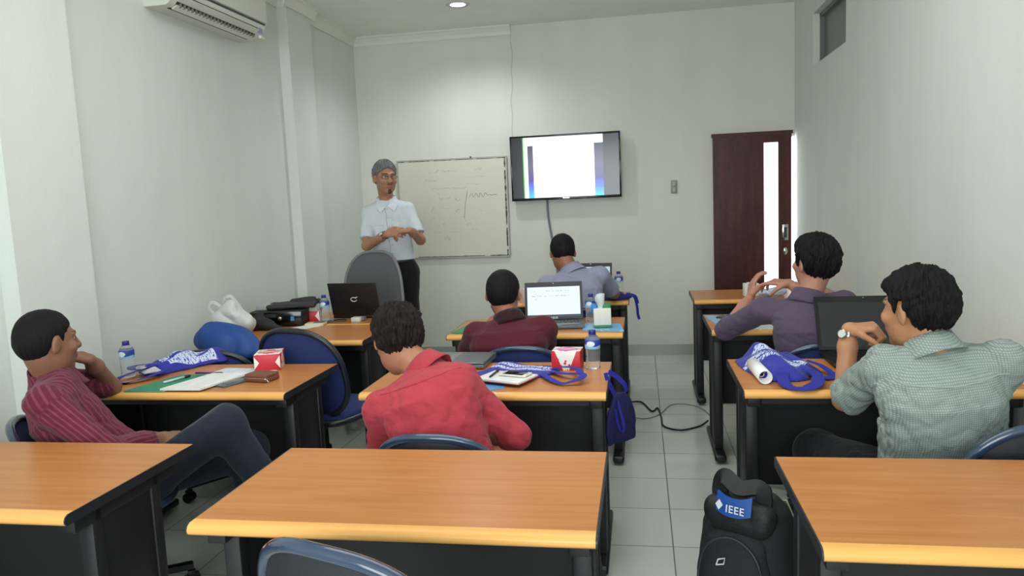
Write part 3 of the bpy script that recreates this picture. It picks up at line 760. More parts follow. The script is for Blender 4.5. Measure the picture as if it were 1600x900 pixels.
# tissue boxes
def tissue_mat(name, flower):
    m, nt, b = newmat(name); L = nt.links
    tc = nd(nt, 'ShaderNodeTexCoord'); s = nd(nt, 'ShaderNodeSeparateXYZ'); L.new(tc.outputs['Object'], s.inputs[0]); X, Y, Z = s.outputs
    g = nd(nt, 'ShaderNodeNewGeometry'); nrm = nd(nt, 'ShaderNodeSeparateXYZ'); L.new(tc.outputs['Normal'], nrm.inputs[0])
    red = lin((196, 34, 46)); wh = lin((232, 226, 220))
    # white bow-tie wedges entering the faces from both ends
    ax = math_(nt, 'ABSOLUTE', X); zc = math_(nt, 'ABSOLUTE', math_(nt, 'SUBTRACT', Z, .04))
    front = math_(nt, 'GREATER_THAN', math_(nt, 'ABSOLUTE', nrm.outputs[1]), .5)
    w1 = math_(nt, 'GREATER_THAN', ax, math_(nt, 'ADD', .036, math_(nt, 'MULTIPLY', zc, .75)))
    ay = math_(nt, 'ABSOLUTE', Y)
    w2 = math_(nt, 'LESS_THAN', ay, math_(nt, 'SUBTRACT', .058, math_(nt, 'MULTIPLY', Z, .55)))
    top = math_(nt, 'GREATER_THAN', nrm.outputs[2], .5)
    w3 = math_(nt, 'GREATER_THAN', math_(nt, 'ADD', math_(nt, 'MULTIPLY', ax, .9), ay), .052)
    n = nd(nt, 'ShaderNodeTexVoronoi'); n.inputs['Scale'].default_value = 55; L.new(tc.outputs['Object'], n.inputs['Vector'])
    spot = math_(nt, 'LESS_THAN', n.outputs['Distance'], .33)
    w = math_(nt, 'ADD', math_(nt, 'MULTIPLY', front, w1), math_(nt, 'MULTIPLY', math_(nt, 'SUBTRACT', 1, front), mixf(nt, top, w2, w3)))
    base = red
    if flower:
        w = math_(nt, 'MAXIMUM', math_(nt, 'MULTIPLY', front, math_(nt, 'LESS_THAN', ax, math_(nt, 'ADD', .012, math_(nt, 'MULTIPLY', Z, .42)))), math_(nt, 'MULTIPLY', top, w3))
        base = mixc(nt, top, red, lin((206, 90, 170)))
    c = mixc(nt, w, base, wh)
    c = mixc(nt, math_(nt, 'MULTIPLY', math_(nt, 'MULTIPLY', w, spot), math_(nt, 'SUBTRACT', 1, math_(nt, 'MULTIPLY', front, 0 if flower else 1))), c, lin((200, 40, 52)))
    L.new(c, b.inputs['Base Color']); b.inputs['Roughness'].default_value = .45; return m
def mixf(nt, f, a, b):
    return math_(nt, 'ADD', math_(nt, 'MULTIPLY', a, math_(nt, 'SUBTRACT', 1, f)), math_(nt, 'MULTIPLY', b, f))
def tissue_box(loc, rz, s, flower, lab):
    t = thing('tissue_box', lab, 'tissue box', loc, rz, 'red patterned tissue boxes')
    boxo('carton', (0, 0, s[2]/2), s, tissue_mat('tissue_print_b' if flower else 'tissue_print_a', flower), t, .0015)
    bm = bmesh.new(); prism(bm, [(.03*math.cos(a)*1.3, .016*math.sin(a)) for a in [2*PI*k/20 for k in range(20)]], s[2], s[2]+.0012)
    bmo('opening', bm, pm('tissue_slot', (214, 170, 180), .6), t)
    return t
tissue_box((-1.742, 3.265, Z0), math.radians(18), (.118, .14, .078), False, 'red and white tissue box behind the brown wallet')
tissue_box((-.325, 3.225, Z0), math.radians(-4), (.125, .10, .085), True, 'red tissue box with flower print and pink top beside the water bottle')
tissue_box((-2.165, 4.665, Z0), math.radians(12), (.13, .11, .07), False, 'red and white tissue box beside the desktop computer')
tag(boxo('paper_carton', (-2.165, 4.665, Z0+.095), (.12, .10, .046), pm('carton_white', (196, 198, 196), .6), None, .002), 'small white carton on top of the tissue box by the desktop computer', 'box')
pb = thing('tissue_box', 'pale pink tissue box beyond the ear of the man in dark burgundy', 'tissue box', (-.80, 5.36, Z0), .2)
boxo('carton', (0, 0, .05), (.11, .10, .10), pm('carton_pale', (212, 186, 188), .5, var=.12, vs=60), pb, .002); boxo('opening', (0, 0, .1005), (.06, .03, .001), MPAP, pb)

# ---- left desk with green folder
MGRN = pm('folder_green', (22, 128, 92), .45)
def sheet(name, poly, z, th_, mat, lab=None, cat=None, group=None, parent=None):
    bm = bmesh.new(); prism(bm, poly, z, z+th_); o = bmo(name, bm, mat, parent)
    return tag(o, lab, cat, group) if lab else o
gf = thing('document_folder', 'green plastic folder by the edge of the left desk', 'folder', (-2.08, 2.95, Z0))
sheet('lower_cover', [(-.10, -.137), (.09, -.137), (.17, .16), (-.02, .16)], 0, .0015, MGRN, parent=gf)
sheet('inner_paper', [(-.09, -.132), (.085, -.132), (.162, .155), (-.015, .155)], .0016, .003, MPAP, parent=gf)
sheet('upper_cover', [(-.10, -.137), (.085, -.137), (.165, .16), (-.02, .16)], .005, .0015, MGRN, parent=gf)
def ink_mat(name, base, ink, sc=60, dens=.45):
    m, nt, b = newmat(name); L = nt.links
    tc = nd(nt, 'ShaderNodeTexCoord'); s = nd(nt, 'ShaderNodeSeparateXYZ'); L.new(tc.outputs['Object'], s.inputs[0])
    row = math_(nt, 'GREATER_THAN', math_(nt, 'SINE', math_(nt, 'MULTIPLY', s.outputs[1], 420)), .35)
    mp = nd(nt, 'ShaderNodeMapping'); mp.inputs['Scale'].default_value = (1, .1, 1); L.new(tc.outputs['Object'], mp.inputs[0])
    n = nd(nt, 'ShaderNodeTexNoise'); n.inputs['Scale'].default_value = sc; L.new(mp.outputs[0], n.inputs['Vector'])
    f = math_(nt, 'MULTIPLY', row, math_(nt, 'MULTIPLY', math_(nt, 'GREATER_THAN', n.outputs['Fac'], dens), .5))
    L.new(mixc(nt, f, lin(base), lin(ink)), b.inputs['Base Color']); b.inputs['Roughness'].default_value = .7; return m
MINK = ink_mat('handwritten_sheet', (226, 226, 222), (176, 180, 184)); MINKB = ink_mat('printed_sheet', (218, 222, 230), (120, 140, 184))
o = sheet('paper_stack', [(-.115, -.14), (.07, -.14), (.135, .145), (-.045, .145)], 0, .008, MINK, 'stack of white handwritten sheets lying over the green folder', 'paper'); o.location = (-1.895, 2.955, Z0+.007)
o = sheet('loose_papers', [(-.13, -.03), (.17, -.05), (.19, .10), (-.10, .13)], 0, .002, MINKB, 'loose printed sheets fanned out beside the red tissue box', 'paper'); o.location = (-1.865, 3.13, Z0+.0005)
def phone(loc, rz, body, lab, s=(.072, .142, .009), glass=(14, 14, 18)):
    t = thing('mobile_phone', lab, 'phone', loc, rz)
    boxo('phone_body', (0, 0, s[2]/2), s, body, t, .003, seg=3); boxo('phone_screen', (0, 0, s[2]), (s[0]-.008, s[1]-.034, .0012), pm('screen_%d_%d' % (glass[0], glass[2]), glass, .1), t, .0004)
    bm = bmesh.new(); lathe(bm, [(.006, s[2]), (.006, s[2]+.0008), (.004, s[2]+.0009)], 14, (0, -s[1]/2+.009, 0)); bmo('home_button', bm, pm('button_grey', (150, 150, 150), .4), t)
    return t
phone((-1.762, 2.96, Z0), math.radians(-22), pm('phone_grey', (86, 90, 98), .4), 'dark grey phone lying between white papers and brown wallet', glass=(76, 80, 88))
w = thing('wallet', 'small brown leather wallet in front of the red tissue box', 'wallet', (-1.655, 3.02, Z0), math.radians(-12))
MLEA = pm('brown_leather', (112, 66, 46), .5, bump=.4, bs=300)
S = Sdf(); S.bx((0, 0, .011), (.062, .048, .011), .009, k=.003); S.bx((0, .0, .026), (.060, .046, .010), .009, k=.003)
sdfo('wallet_body', S, .0028, MLEA, w, it=2)
tubeo('zip', [(-.06, -.049, .018), (0, -.051, .019), (.062, -.046, .018)], .0022, MCHR, w, 4, 6); tubeo('zip_pull', [(.062, -.045, .018), (.072, -.05, .012), (.078, -.045, .003)], .0025, MCHR, w, 4, 6)
def pen(loc, d, col, lab, cat='pen', L=.14, r=.0042):
    d = Vector(d).normalized(); t = thing('ballpoint_pen', lab, cat, loc, math.atan2(d.y, d.x))
    bm = bmesh.new(); tube(bm, [(-L/2, 0, r), (L*.25, 0, r)], r, 10); bmo('barrel', bm, col, t, True)
    bm = bmesh.new(); tube(bm, [(L*.25, 0, r), (L*.46, 0, r), (L*.5, 0, r)], [r*1.15, r*1.1, r*.5], 10); bmo('pen_cap', bm, MBLK2, t, True)
    return t
pen((-1.965, 3.115, Z0+.0075), (1, -.03, 0), pm('pen_purple', (74, 30, 110), .35), 'purple pen lying above the white sheets')
pen((-2.05, 3.0, Z0+.0075), (.35, 1, 0), pm('pen_clear', (196, 204, 200), .3), 'white pen lying on the green folder', r=.005)

# ---- tote bags
def tote_mat(name, cx, cy, ang, rows, wdt, base=(34, 38, 146)):
    m, nt, b = newmat(name); L = nt.links
    tc = nd(nt, 'ShaderNodeTexCoord'); mp = nd(nt, 'ShaderNodeMapping'); mp.vector_type = 'POINT'
    L.new(tc.outputs['Object'], mp.inputs[0]); mp.inputs['Rotation'].default_value = (0, 0, -ang)
    c, s_ = math.cos(-ang), math.sin(-ang); mp.inputs['Location'].default_value = (-(c*cx-s_*cy), -(s_*cx+c*cy), 0)
    s = nd(nt, 'ShaderNodeSeparateXYZ'); L.new(mp.outputs[0], s.inputs[0])
    n = nd(nt, 'ShaderNodeTexNoise'); n.inputs['Scale'].default_value = 1; n.inputs['Detail'].default_value = 1
    m2 = nd(nt, 'ShaderNodeMapping'); m2.inputs['Scale'].default_value = (150, 60, 0); L.new(mp.outputs[0], m2.inputs[0]); L.new(m2.outputs[0], n.inputs['Vector'])
    f = None
    for y0, y1, dn in rows:
        r = math_(nt, 'MULTIPLY', step(nt, s.outputs[1], y0, y1), math_(nt, 'GREATER_THAN', n.outputs['Fac'], dn))
        f = r if f is None else math_(nt, 'MAXIMUM', f, r)
    f = math_(nt, 'MULTIPLY', f, step(nt, s.outputs[0], -wdt, wdt))
    L.new(mixc(nt, f, lin(base), lin((196, 204, 232))), b.inputs['Base Color'])
    b.inputs['Roughness'].default_value = .75; b.inputs['Sheen Weight'].default_value = .1
    n2 = nd(nt, 'ShaderNodeTexNoise'); n2.inputs['Scale'].default_value = 30; L.new(tc.outputs['Object'], n2.inputs['Vector'])
    bp = nd(nt, 'ShaderNodeBump'); bp.inputs['Strength'].default_value = .5; bp.inputs['Distance'].default_value = .006
    L.new(n2.outputs['Fac'], bp.inputs['Height']); L.new(bp.outputs[0], b.inputs['Normal'])
    return m
MTB = pm('tote_blue', (34, 38, 146), .75, bump=.3, bs=60)
GT = 'blue fabric conference tote bags'
def strap(parent, pts, nrm, w=.026, th_=.0022, mat=None, name='strap'):
    P = smoothpts(pts, 8); bm = bmesh.new(); ribbon(bm, P, nrm, w, th_); return bmo(name, bm, mat or MTB, parent, angle=30)
# left desk: long crumpled bag reaching away to the far edge
t = thing('tote_bag', 'crumpled blue tote bag with white print beside the green folder', 'bag', (-2.25, 3.25, Z0), 0, GT)
fo = folds(11, .006, 45)
S = Sdf(); pad(S, [(-.10, -.12), (.03, -.16), (.10, -.02), (.20, .16), (.16, .30), (-.02, .30), (-.13, .12)], .001,
    lambda X, Y, D: .03+.038*np.exp(-(((X-.02)/.09)**2+((Y-.02)/.13)**2))+.025*np.exp(-(((X-.10)/.1)**2+((Y-.2)/.1)**2))+.010*np.sin(X*38+Y*17)+.006*np.sin(Y*60-X*20), soft=.05)
sdfo('bag_body', S, .006, tote_mat('tote_print_a', .045, .07, math.radians(60), [(-.075, -.02, .42), (.0, .05, .45), (.06, .075, .5)], .12), t, disp=fo, it=2)
strap(t, [(.0, -.10, .045), (-.06, -.20, .03), (-.09, -.275, .012), (-.03, -.30, .006), (.02, -.26, .012), (.05, -.2, .02), (.07, -.12, .03)], (0, .3, 1), .04)
strap(t, [(-.10, -.02, .03), (-.14, -.08, .035), (-.10, -.14, .03), (-.03, -.15, .035)], (0, .2, 1), .035)
S = Sdf(); pad(S, [(-.09, -.13), (.0, -.2), (.06, -.14), (-.02, -.10)], .02, lambda X, Y, D: .02+.006*np.sin(X*90), soft=.02)
sdfo('inner_lining', S, .005, pm('lining_white', (176, 176, 180), .7), t)
# centre desk: flat bag under the notebook
t = thing('tote_bag', 'flat blue tote bag with white lettering under the notebook', 'bag', (-.52, 3.14, Z0), 0, GT)
S = Sdf(); pad(S, [(-.21, -.05), (-.16, .05), (-.10, .17), (.02, .12), (.17, .10), (.165, -.02), (.05, -.15), (-.15, -.16)], .001,
    lambda X, Y, D: .010+.004*np.sin(X*40)*np.sin(Y*33)+.014*np.exp(-(((X+.1)/.05)**2+((Y-.11)/.05)**2)), soft=.015)
sdfo('bag_body', S, .005, tote_mat('tote_print_b', -.02, .05, math.radians(-12), [(-.03, .0, .42), (.015, .05, .45)], .16), t, it=2)
strap(t, [(.10, -.06, .01), (.14, -.15, .012), (.20, -.22, .008), (.27, -.21, .025), (.275, -.15, .03), (.2, -.1, .02), (.14, -.03, .012)], (0, 0, 1), .03)
strap(t, [(.13, .02, .012), (.2, -.02, .03), (.25, -.08, .035), (.27, -.15, .03)], (0, 0, 1), .028)
# right desk: bag rolled over a tube of paper
t = thing('tote_bag', 'bright blue tote bag with white print draped over rolled paper', 'bag', (.53, 3.16, Z0), 0, GT)
fo = folds(5, .005, 40)
S = Sdf(); pad(S, [(-.145, .16), (-.125, .0), (-.085, -.14), (-.04, -.2), (.05, -.2), (.10, -.17), (.17, -.06), (.16, .08), (.11, .28), (-.02, .27)], .001,
    lambda X, Y, D: .022+.055*np.exp(-((X+.02+.1*(Y))/.055)**2)*np.clip((Y+.25)/.2, 0, 1)+.012*np.sin(X*30+Y*20)**2, soft=.05)
S.rc((-.082, -.3, .028), (-.075, -.1, .03), .024, .022, .004, op='s')
sdfo('bag_body', S, .005, tote_mat('tote_print_c', .01, .03, math.radians(-28), [(-.10, -.075, .48), (-.065, -.03, .42), (-.01, .0, .5), (.012, .06, .42)], .11), t, disp=fo, it=2)
strap(t, [(.02, -.12, .04), (-.01, -.22, .025), (.0, -.3, .008), (.05, -.335, .012), (.10, -.29, .02), (.12, -.2, .03), (.1, -.12, .035)], (.1, -.1, 1), .045)
strap(t, [(.12, -.02, .045), (.17, -.05, .03), (.2, -.12, .004), (.15, -.17, .01)], (.2, 0, 1), .04)
rl = thing('paper_roll', 'rolled white paper sticking out of the blue tote bag', 'paper', (.453, 2.985, Z0), math.radians(3))
bm = bmesh.new(); prof = []
for i, (r, y) in enumerate(((.0265, -.06), (.0265, .17), (.0235, .17), (.0235, -.06))): prof.append([bm.verts.new((r*math.cos(a), y, .028+r*math.sin(a))) for a in [2*PI*k/28 for k in range(28)]])
for i in range(4):
    A, B = prof[i], prof[(i+1) % 4]
    for k in range(28): bm.faces.new((A[k], A[(k+1) % 28], B[(k+1) % 28], B[k]))
bmesh.ops.recalc_face_normals(bm, faces=bm.faces[:]); bmo('rolled_sheet', bm, MPAP, rl, True)
bm = bmesh.new(); tube(bm, [((.0205-.0011*k)*math.cos(k*.42+1), .0, .028+(.0205-.0011*k)*math.sin(k*.42+1)) for k in range(14)], .0012, 5)
bmesh.ops.scale(bm, vec=(1, 1, 1), verts=bm.verts[:]); bmo('inner_curl', bm, MPAP, rl, True)
# hanging bag on the aisle side of the centre desk
t = thing('tote_bag', 'blue tote bag hanging from the aisle side of the centre desk', 'bag', (-.095, 3.05, .60), math.radians(-40), GT); t.scale = (.85, .85, .85)
fo = folds(8, .005, 40, (0, 1, 0))
S = Sdf(); S.loft((0, 0, -.15), (0, 0, .10), np.eye(3), [(0, .014, .09, 0), (.25, .024, .11, 0), (.7, .022, .10, 0), (1, .012, .04, 0)], n=2.2)
sdfo('bag_body', S, .006, pm('tote_dark', (22, 24, 78), .8, bump=.3, bs=60), t, disp=fo, it=2)
strap(t, [(0, -.04, .09), (-.0, -.07, .14), (-.012, -.08, .18), (-.02, -.08, .205)], (1, 0, 0), .025); strap(t, [(0, .04, .09), (0, .03, .13), (-.012, -.02, .18), (-.02, -.06, .205)], (1, 0, 0), .025)
strap(t, [(.01, -.03, .07), (.045, -.06, .04), (.085, -.08, -.02), (.095, -.09, -.055), (.075, -.09, -.06), (.05, -.08, -.02), (.02, -.06, .03)], (1, .3, .3), .022)
# bag at the far centre desk, strap dangling over the side
t = thing('tote_bag', 'dark blue tote bag with dangling strap on the rearmost centre desk', 'bag', (-.19, 5.42, Z0), 0, GT)
S = Sdf(); pad(S, [(-.12, -.05), (.02, -.07), (.10, -.03), (.125, .03), (.07, .10), (-.1, .09)], .001, lambda X, Y, D: .03+.02*np.sin(X*40)**2, soft=.04)
sdfo('bag_body', S, .006, pm('tote_dark2', (28, 30, 104), .8, bump=.3, bs=60), t, disp=folds(2, .005, 50), it=2)
strap(t, [(.08, .0, .035), (.135, -.01, .02), (.155, -.02, -.05), (.16, -.02, -.11), (.17, -.02, -.145)], (1, -1, .2), .024)
strap(t, [(.07, -.03, .03), (.12, -.04, .035), (.15, -.03, .02), (.165, -.02, -.03)], (1, -1, .2), .016)

# ---- centre desk
def laptop(name, loc, rz, w, d, open_deg, body, lab, lid=None, screen=None, lid_badge=None, inner=None, fans=True):
    """hinge at local y=+d/2, user side towards -y"""
    t = thing(name, lab, 'laptop', loc, rz); th_ = .018
    base = boxo('base', (0, 0, th_/2+.003), (w, d, th_), body, t, .004)
    if open_deg > 1:
        bm = bmesh.new()
        for r in range(5):
            n = 15 if r < 4 else 9
            for c in range(n):
                wd = (w-.05)/n; x = -w/2+.025+wd*(c+.5)
                box(bm, (x, d*.36-r*.019-.01, th_+.0045), (wd*.84, .0155, .003))
        bmo('keyboard', bm, MBLK2, base)
        boxo('touchpad', (0, -d*.30, th_+.0035), (w*.28, d*.26, .0015), pm('pad_grey', (84, 88, 92), .35), base)
    ld = boxo('lid', (0, 0, 0), (w, d*.97, .008), lid or body, t, .003)
    a = math.radians(open_deg)
    # lid local: hinge edge at y=+d/2; closed pose lies over the base
    piv = Vector((0, d/2-.004, th_+.005))
    M = Matrix.Translation(piv) @ Matrix.Rotation(-a, 4, 'X') @ Matrix.Translation((0, -d*.485, .004))
    ld.matrix_local = M
    if open_deg > 1:
        boxo('bezel', (0, 0, -.0045), (w-.002, d*.96, .002), inner or MBLK2, ld)
        s = boxo('display', (0, .008, -.006), (w-.03, d*.96-.042, .0012), screen or pm('dark_screen', (14, 15, 18), .08), ld)
        boxo('hinge_bar', (0, d/2-.008, th_), (w*.8, .012, .012), MBLK2, t)
        boxo('webcam', (0, -d*.48+.008, -.006), (.006, .004, .001), MCHR, ld)
    return t, ld, base
lp, ld, bs_ = laptop('laptop', (-.868, 3.33, Z0), math.radians(-3), .36, .24, 0, pm('silver_lid', (118, 124, 130), .35, .4), 'closed silver laptop at the back of the centre desk')
boxo('lid_panel', (.10, 0, .0045), (.155, .22, .001), pm('silver_dark', (88, 92, 98), .35, .4), ld)
nb = thing('notebook', 'open white notebook with red cover edge under pen and phone', 'notebook', (-.555, 2.985, Z0+.012), math.radians(-22))
boxo('cover', (0, 0, .001), (.215, .16, .002), pm('cover_red', (150, 40, 50), .5), nb); boxo('pages', (-.001, .001, .006), (.21, .156, .008), MINK, nb, .001)
sheet('plastic_folder', [(-.70, 2.88), (-.60, 2.83), (-.545, 2.87), (-.56, 2.99), (-.68, 3.0)], Z0, .0018, pm('folder_blue', (84, 140, 196), .4), 'blue plastic folder peeking out under the notebook', 'folder')
phone((-.52, 3.0, Z0+.024), math.radians(72), pm('phone_white', (222, 218, 210), .3), 'white phone with dark screen lying on the open notebook', (.066, .125, .008))
pen((-.612, 3.02, Z0+.0225), (.12, 1, 0), pm('pen_dark', (44, 46, 60), .35), 'dark pen lying on the open notebook beside the phone', L=.12)

# ---- lit laptop desk
def lcd(nt, o):
    x, y = o[0], o[1]
    g = mixc(nt, math_(nt, 'GREATER_THAN', y, .086), lin((234, 244, 252)), lin((60, 66, 84)))
    bar = math_(nt, 'MULTIPLY', step(nt, y, -.095, -.080), 1)
    g = mixc(nt, bar, g, lin((214, 228, 246)))
    n = nd(nt, 'ShaderNodeTexNoise'); n.inputs['Scale'].default_value = 1; mp = nd(nt, 'ShaderNodeMapping'); mp.inputs['Scale'].default_value = (190, 60, 0)
    tc = nd(nt, 'ShaderNodeTexCoord'); nt.links.new(tc.outputs['Object'], mp.inputs[0]); nt.links.new(mp.outputs[0], n.inputs['Vector'])
    tx = math_(nt, 'GREATER_THAN', n.outputs['Fac'], .55)
    rows = None
    for (x0, x1, y0, y1) in ((-.115, -.10, -.06, -.055), (-.06, .10, -.06, -.057), (-.115, -.10, -.045, -.040), (-.115, -.10, -.012, -.006), (-.16, .10, -.030, -.026)):
        r = math_(nt, 'MULTIPLY', step(nt, x, x0, x1), step(nt, y, y0, y1)); rows = r if rows is None else math_(nt, 'MAXIMUM', rows, r)
    return mixc(nt, math_(nt, 'MULTIPLY', rows, tx), g, lin((120, 126, 140)))
ASH = pm('laptop_grey', (104, 112, 118), .4, .2); BEZ = pm('laptop_bezel', (38, 40, 50), .4)
lp, ld, bs_ = laptop('laptop', (-.505, 4.31, Z0), math.radians(6), .345, .235, 108, ASH, 'open laptop with bright white screen beside the man in dark burgundy', BEZ, emat('lcd_picture', lcd, .95), None, BEZ)
Mt = Matrix.Translation((0, .105, -.0062)) @ Matrix.Rotation(PI, 4, 'X')
text('maker_name', 'ASUS', .017, pm('logo_silver', (210, 210, 214), .3), ld, Mt, bold=.0006)
boxo('sticker', (.09, -.09, .0225), (.09, .02, .0008), MBLK2, bs_)
tb = thing('tissue_pack', 'white and green tissue pack with a tissue poking out', 'tissue box', (-.222, 4.235, Z0+.006), math.radians(4))
boxo('pack_front', (0, 0, .062), (.098, .085, .095), pm('pack_white', (224, 226, 216), .5), tb, .006); boxo('pack_base', (0, 0, .008), (.10, .088, .014), pm('pack_green', (46, 132, 84), .5), tb, .004)
boxo('pack_top', (.022, .012, .118), (.055, .06, .026), pm('pack_green', (46, 132, 84), .5), tb, .008)
boxo('pack_side', (-.045, .01, .105), (.035, .07, .05), pm('pack_blue', (44, 124, 200), .5), tb, .01)
S = Sdf(); S.rc((-.005, .0, .10), (-.012, .0, .165), .016, .026, .02); S.rc((-.012, 0, .15), (.012, .0, .185), .02, .006, .02)
sdfo('tissue', S, .004, pm('tissue_white', (206, 214, 216), .8), tb, disp=folds(3, .004, 110, (1, 0, 0)), it=1)
tag(sheet('booklet', [(-.33, 4.16), (-.10, 4.10), (-.125, 4.34), (-.33, 4.38)], Z0, .005, ink_mat('blue_cover', (122, 176, 214), (220, 236, 244), 30, .5)), 'pale blue booklet under the white tissue pack', 'booklet')
tag(sheet('document_folder', [(-1.075, 4.12), (-.97, 4.10), (-.93, 4.4), (-1.04, 4.4)], Z0, .004, MGRN), 'green folder on the left end of the lit laptop desk', 'folder')

# ---- far centre desk
lp, ld, bs_ = laptop('laptop', (-.40, 5.68, Z0), math.radians(-6), .33, .22, 105, MBLK2, 'black laptop partly hidden behind the man in pale blue', None, emat('lcd_b', lambda nt, o: mixc(nt, math_(nt, 'GREATER_THAN', o[1], .06), lin((200, 220, 235)), lin((60, 70, 90))), .8))

# ---- right desk
lp, ld, bs_ = laptop('laptop', (.975, 3.32, Z0), math.radians(0), .42, .26, 118, MBLK2, 'large open black laptop with dark screen before the man in the checked shirt', None, pm('dark_screen_matt', (34, 35, 38), .25), None, MGLOSSBLK)
tag(sheet('booklet', [(.365, 4.56), (.40, 4.30), (.62, 4.32), (.58, 4.60)], Z0, .006, ink_mat('blue_cover_b', (150, 184, 208), (96, 120, 150), 30, .5)), 'pale blue booklet at the left end of the desk of the man in purple', 'booklet')
tag(sheet('loose_papers', [(.50, 4.26), (.55, 4.10), (.82, 4.10), (.80, 4.27)], Z0, .005, MINK), 'white papers under the forearm of the man in purple', 'paper')
phone((.50, 4.47, Z0+.0065), math.radians(70), pm('phone_dark', (52, 56, 66), .3), 'dark phone lying on the pale blue booklet')
cup = thing('tissue_pack', 'plain white tissue pack on the desk before the sliding door', 'tissue box', (.755, 5.45, Z0), .1)
boxo('pack_front', (0, 0, .045), (.10, .07, .09), pm('pack_white', (224, 226, 216), .5), cup, .006); boxo('flap', (0, 0, .093), (.05, .03, .006), MPAP, cup)
wb_ = thing('plastic_bag', 'crumpled glossy white and blue plastic bag behind the hands of the man in purple', 'bag', (.88, 5.4, Z0))
S = Sdf(); S.el((0, 0, .03), (.08, .05, .03)); S.el((.06, .02, .035), (.05, .05, .035)); S.plane((0, 0, .001), (0, 0, -1))
sdfo('film', S, .005, pm('shiny_plastic', (196, 210, 236), .12, coat=.5), wb_, disp=folds(21, .010, 70), it=0)
ca = thing('charger_adapter', 'white plastic device on the far right desk against the wall', 'adapter', (1.235, 4.43, Z0), .3)
boxo('adapter_case', (0, 0, .03), (.13, .09, .05), pm('device_white', (216, 220, 220), .4), ca, .012, seg=3); boxo('lid_seam', (0, -.0445, .03), (.11, .003, .004), MGREYP, ca)

# ---- left rear desks: computer, pouch, boxes
pc = thing('desktop_computer', 'black slim desktop computer lying flat at the wall', 'computer', (-2.325, 4.60, Z0), math.radians(8))
boxo('case', (0, 0, .052), (.34, .33, .095), MBLK, pc, .004)
boxo('front_bezel', (0, -.168, .052), (.335, .012, .092), MGLOSSBLK, pc, .004)
bm = bmesh.new(); tube(bm, [(.03, -.17, .055), (.03, -.178, .055)], .012, 20); bmo('power_button', bm, MCHR, pc, True)
boxo('intel_sticker', (.11, -.1755, .052), (.022, .002, .028), pm('sticker_blue', (70, 130, 170), .4), pc)
bm = bmesh.new(); box(bm, (-.06, -.175, .075), (.13, .003, .022)); bmo('drive_slot', bm, pm('slot_grey', (46, 46, 50), .4), pc)
tag(boxo('small_carton', (-2.43, 4.56, Z0+.115), (.10, .08, .034), pm('carton_grey', (176, 180, 178), .6), None, .002), 'small whitish box on the left of the black computer', 'box')
kb = thing('padded_sleeve', 'black padded sleeve lying on top of the computer', 'sleeve', (-2.255, 4.60, Z0+.1), math.radians(15))
S = Sdf(); S.bx((0, 0, .02), (.155, .10, .015), .013, k=.006); S.rc((-.02, .09, .035), (.12, .085, .045), .015, .018, .01)
sdfo('sleeve_body', S, .005, pm('sleeve_black', (34, 34, 36), .6, bump=.3), kb, disp=folds(6, .004, 50), it=1)
tubeo('handle', [(.13, .07, .03), (.16, .05, .045), (.165, -.02, .04), (.14, -.05, .025)], .006, MBLK2, kb)
po = thing('pouch', 'soft black pouch in front of the desktop computer', 'pouch', (-2.36, 4.34, Z0))
S = Sdf(); S.el((0, 0, .035), (.10, .06, .045)); S.rc((.04, 0, .03), (.15, -.01, .012), .03, .012, .03); S.rc((-.03, .02, .06), (.0, .03, .10), .03, .015, .03); S.plane((0, 0, .001), (0, 0, -1))
sdfo('pouch_body', S, .005, pm('pouch_black', (30, 30, 33), .7, bump=.3), po, disp=folds(13, .006, 50), it=1)
tubeo('drawstring', [(-.09, .0, .05), (-.13, -.02, .03), (-.15, .03, .004), (-.12, .08, .004)], .004, MBLK2, po)
sheet('paper_sheet', [(-2.19, 4.37), (-2.06, 4.35), (-2.0, 4.46), (-2.13, 4.48)], Z0, .002, MPAP, 'single white sheet behind the tall blue chair back', 'paper')
nt_ = thing('notepad', 'small cream notepad with green top by the tissue box', 'notebook', (-2.055, 4.485, Z0), math.radians(6))
boxo('pad_pages', (0, 0, .009), (.12, .08, .016), pm('cream', (214, 206, 176), .6), nt_, .001); boxo('pad_cover', (.02, .01, .0175), (.07, .05, .0015), pm('pad_green', (70, 96, 86), .5), nt_)
phone((-1.97, 4.62, Z0), math.radians(-70), pm('phone_darkb', (54, 56, 66), .35), 'dark phone beside the cream notepad on the left desk', (.05, .12, .01))
sb = thing('power_adapter', 'small white box in front of the black laptop', 'box', (-1.83, 4.62, Z0), math.radians(-4))
boxo('adapter_case', (0, 0, .014), (.062, .055, .028), pm('adapter_white', (216, 216, 210), .4), sb, .003); boxo('grey_end', (.03, .02, .016), (.03, .05, .022), MGREYP, sb, .003)
ms = thing('computer_mouse', 'dark mouse and its coiled cable beside the black laptop', 'mouse', (-2.05, 5.0, Z0), .5)
S = Sdf(); S.el((0, 0, .012), (.03, .05, .026)); S.plane((0, 0, .001), (0, 0, -1)); sdfo('mouse_shell', S, .004, MBLK2, ms, it=1)
tubeo('cable', [(0, .05, .01), (.03, .02, .035), (-.05, -.03, .01), (-.03, -.1, .006), (.05, -.08, .02), (.02, -.02, .01), (-.06, -.05, .006)], .003, MBLK2, ms)
lp, ld, bs_ = laptop('laptop', (-1.87, 4.86, Z0), math.radians(176), .345, .235, 104, MBLK2, 'black laptop seen from behind on the left rear desk', pm('lid_black', (22, 22, 24), .35), None)
bm = bmesh.new(); tube(bm, [(-.021*math.cos(a), .014*math.sin(a), .0045) for a in np.linspace(.3, 2*PI-.5, 24)], .0028, 6); tube(bm, [(-.006, -.008, .0045), (-.02, -.016, .0045), (-.03, -.017, .0045)], .0025, 6)
bmo('lid_emblem', bm, pm('logo_silver', (210, 210, 214), .3), ld, True)

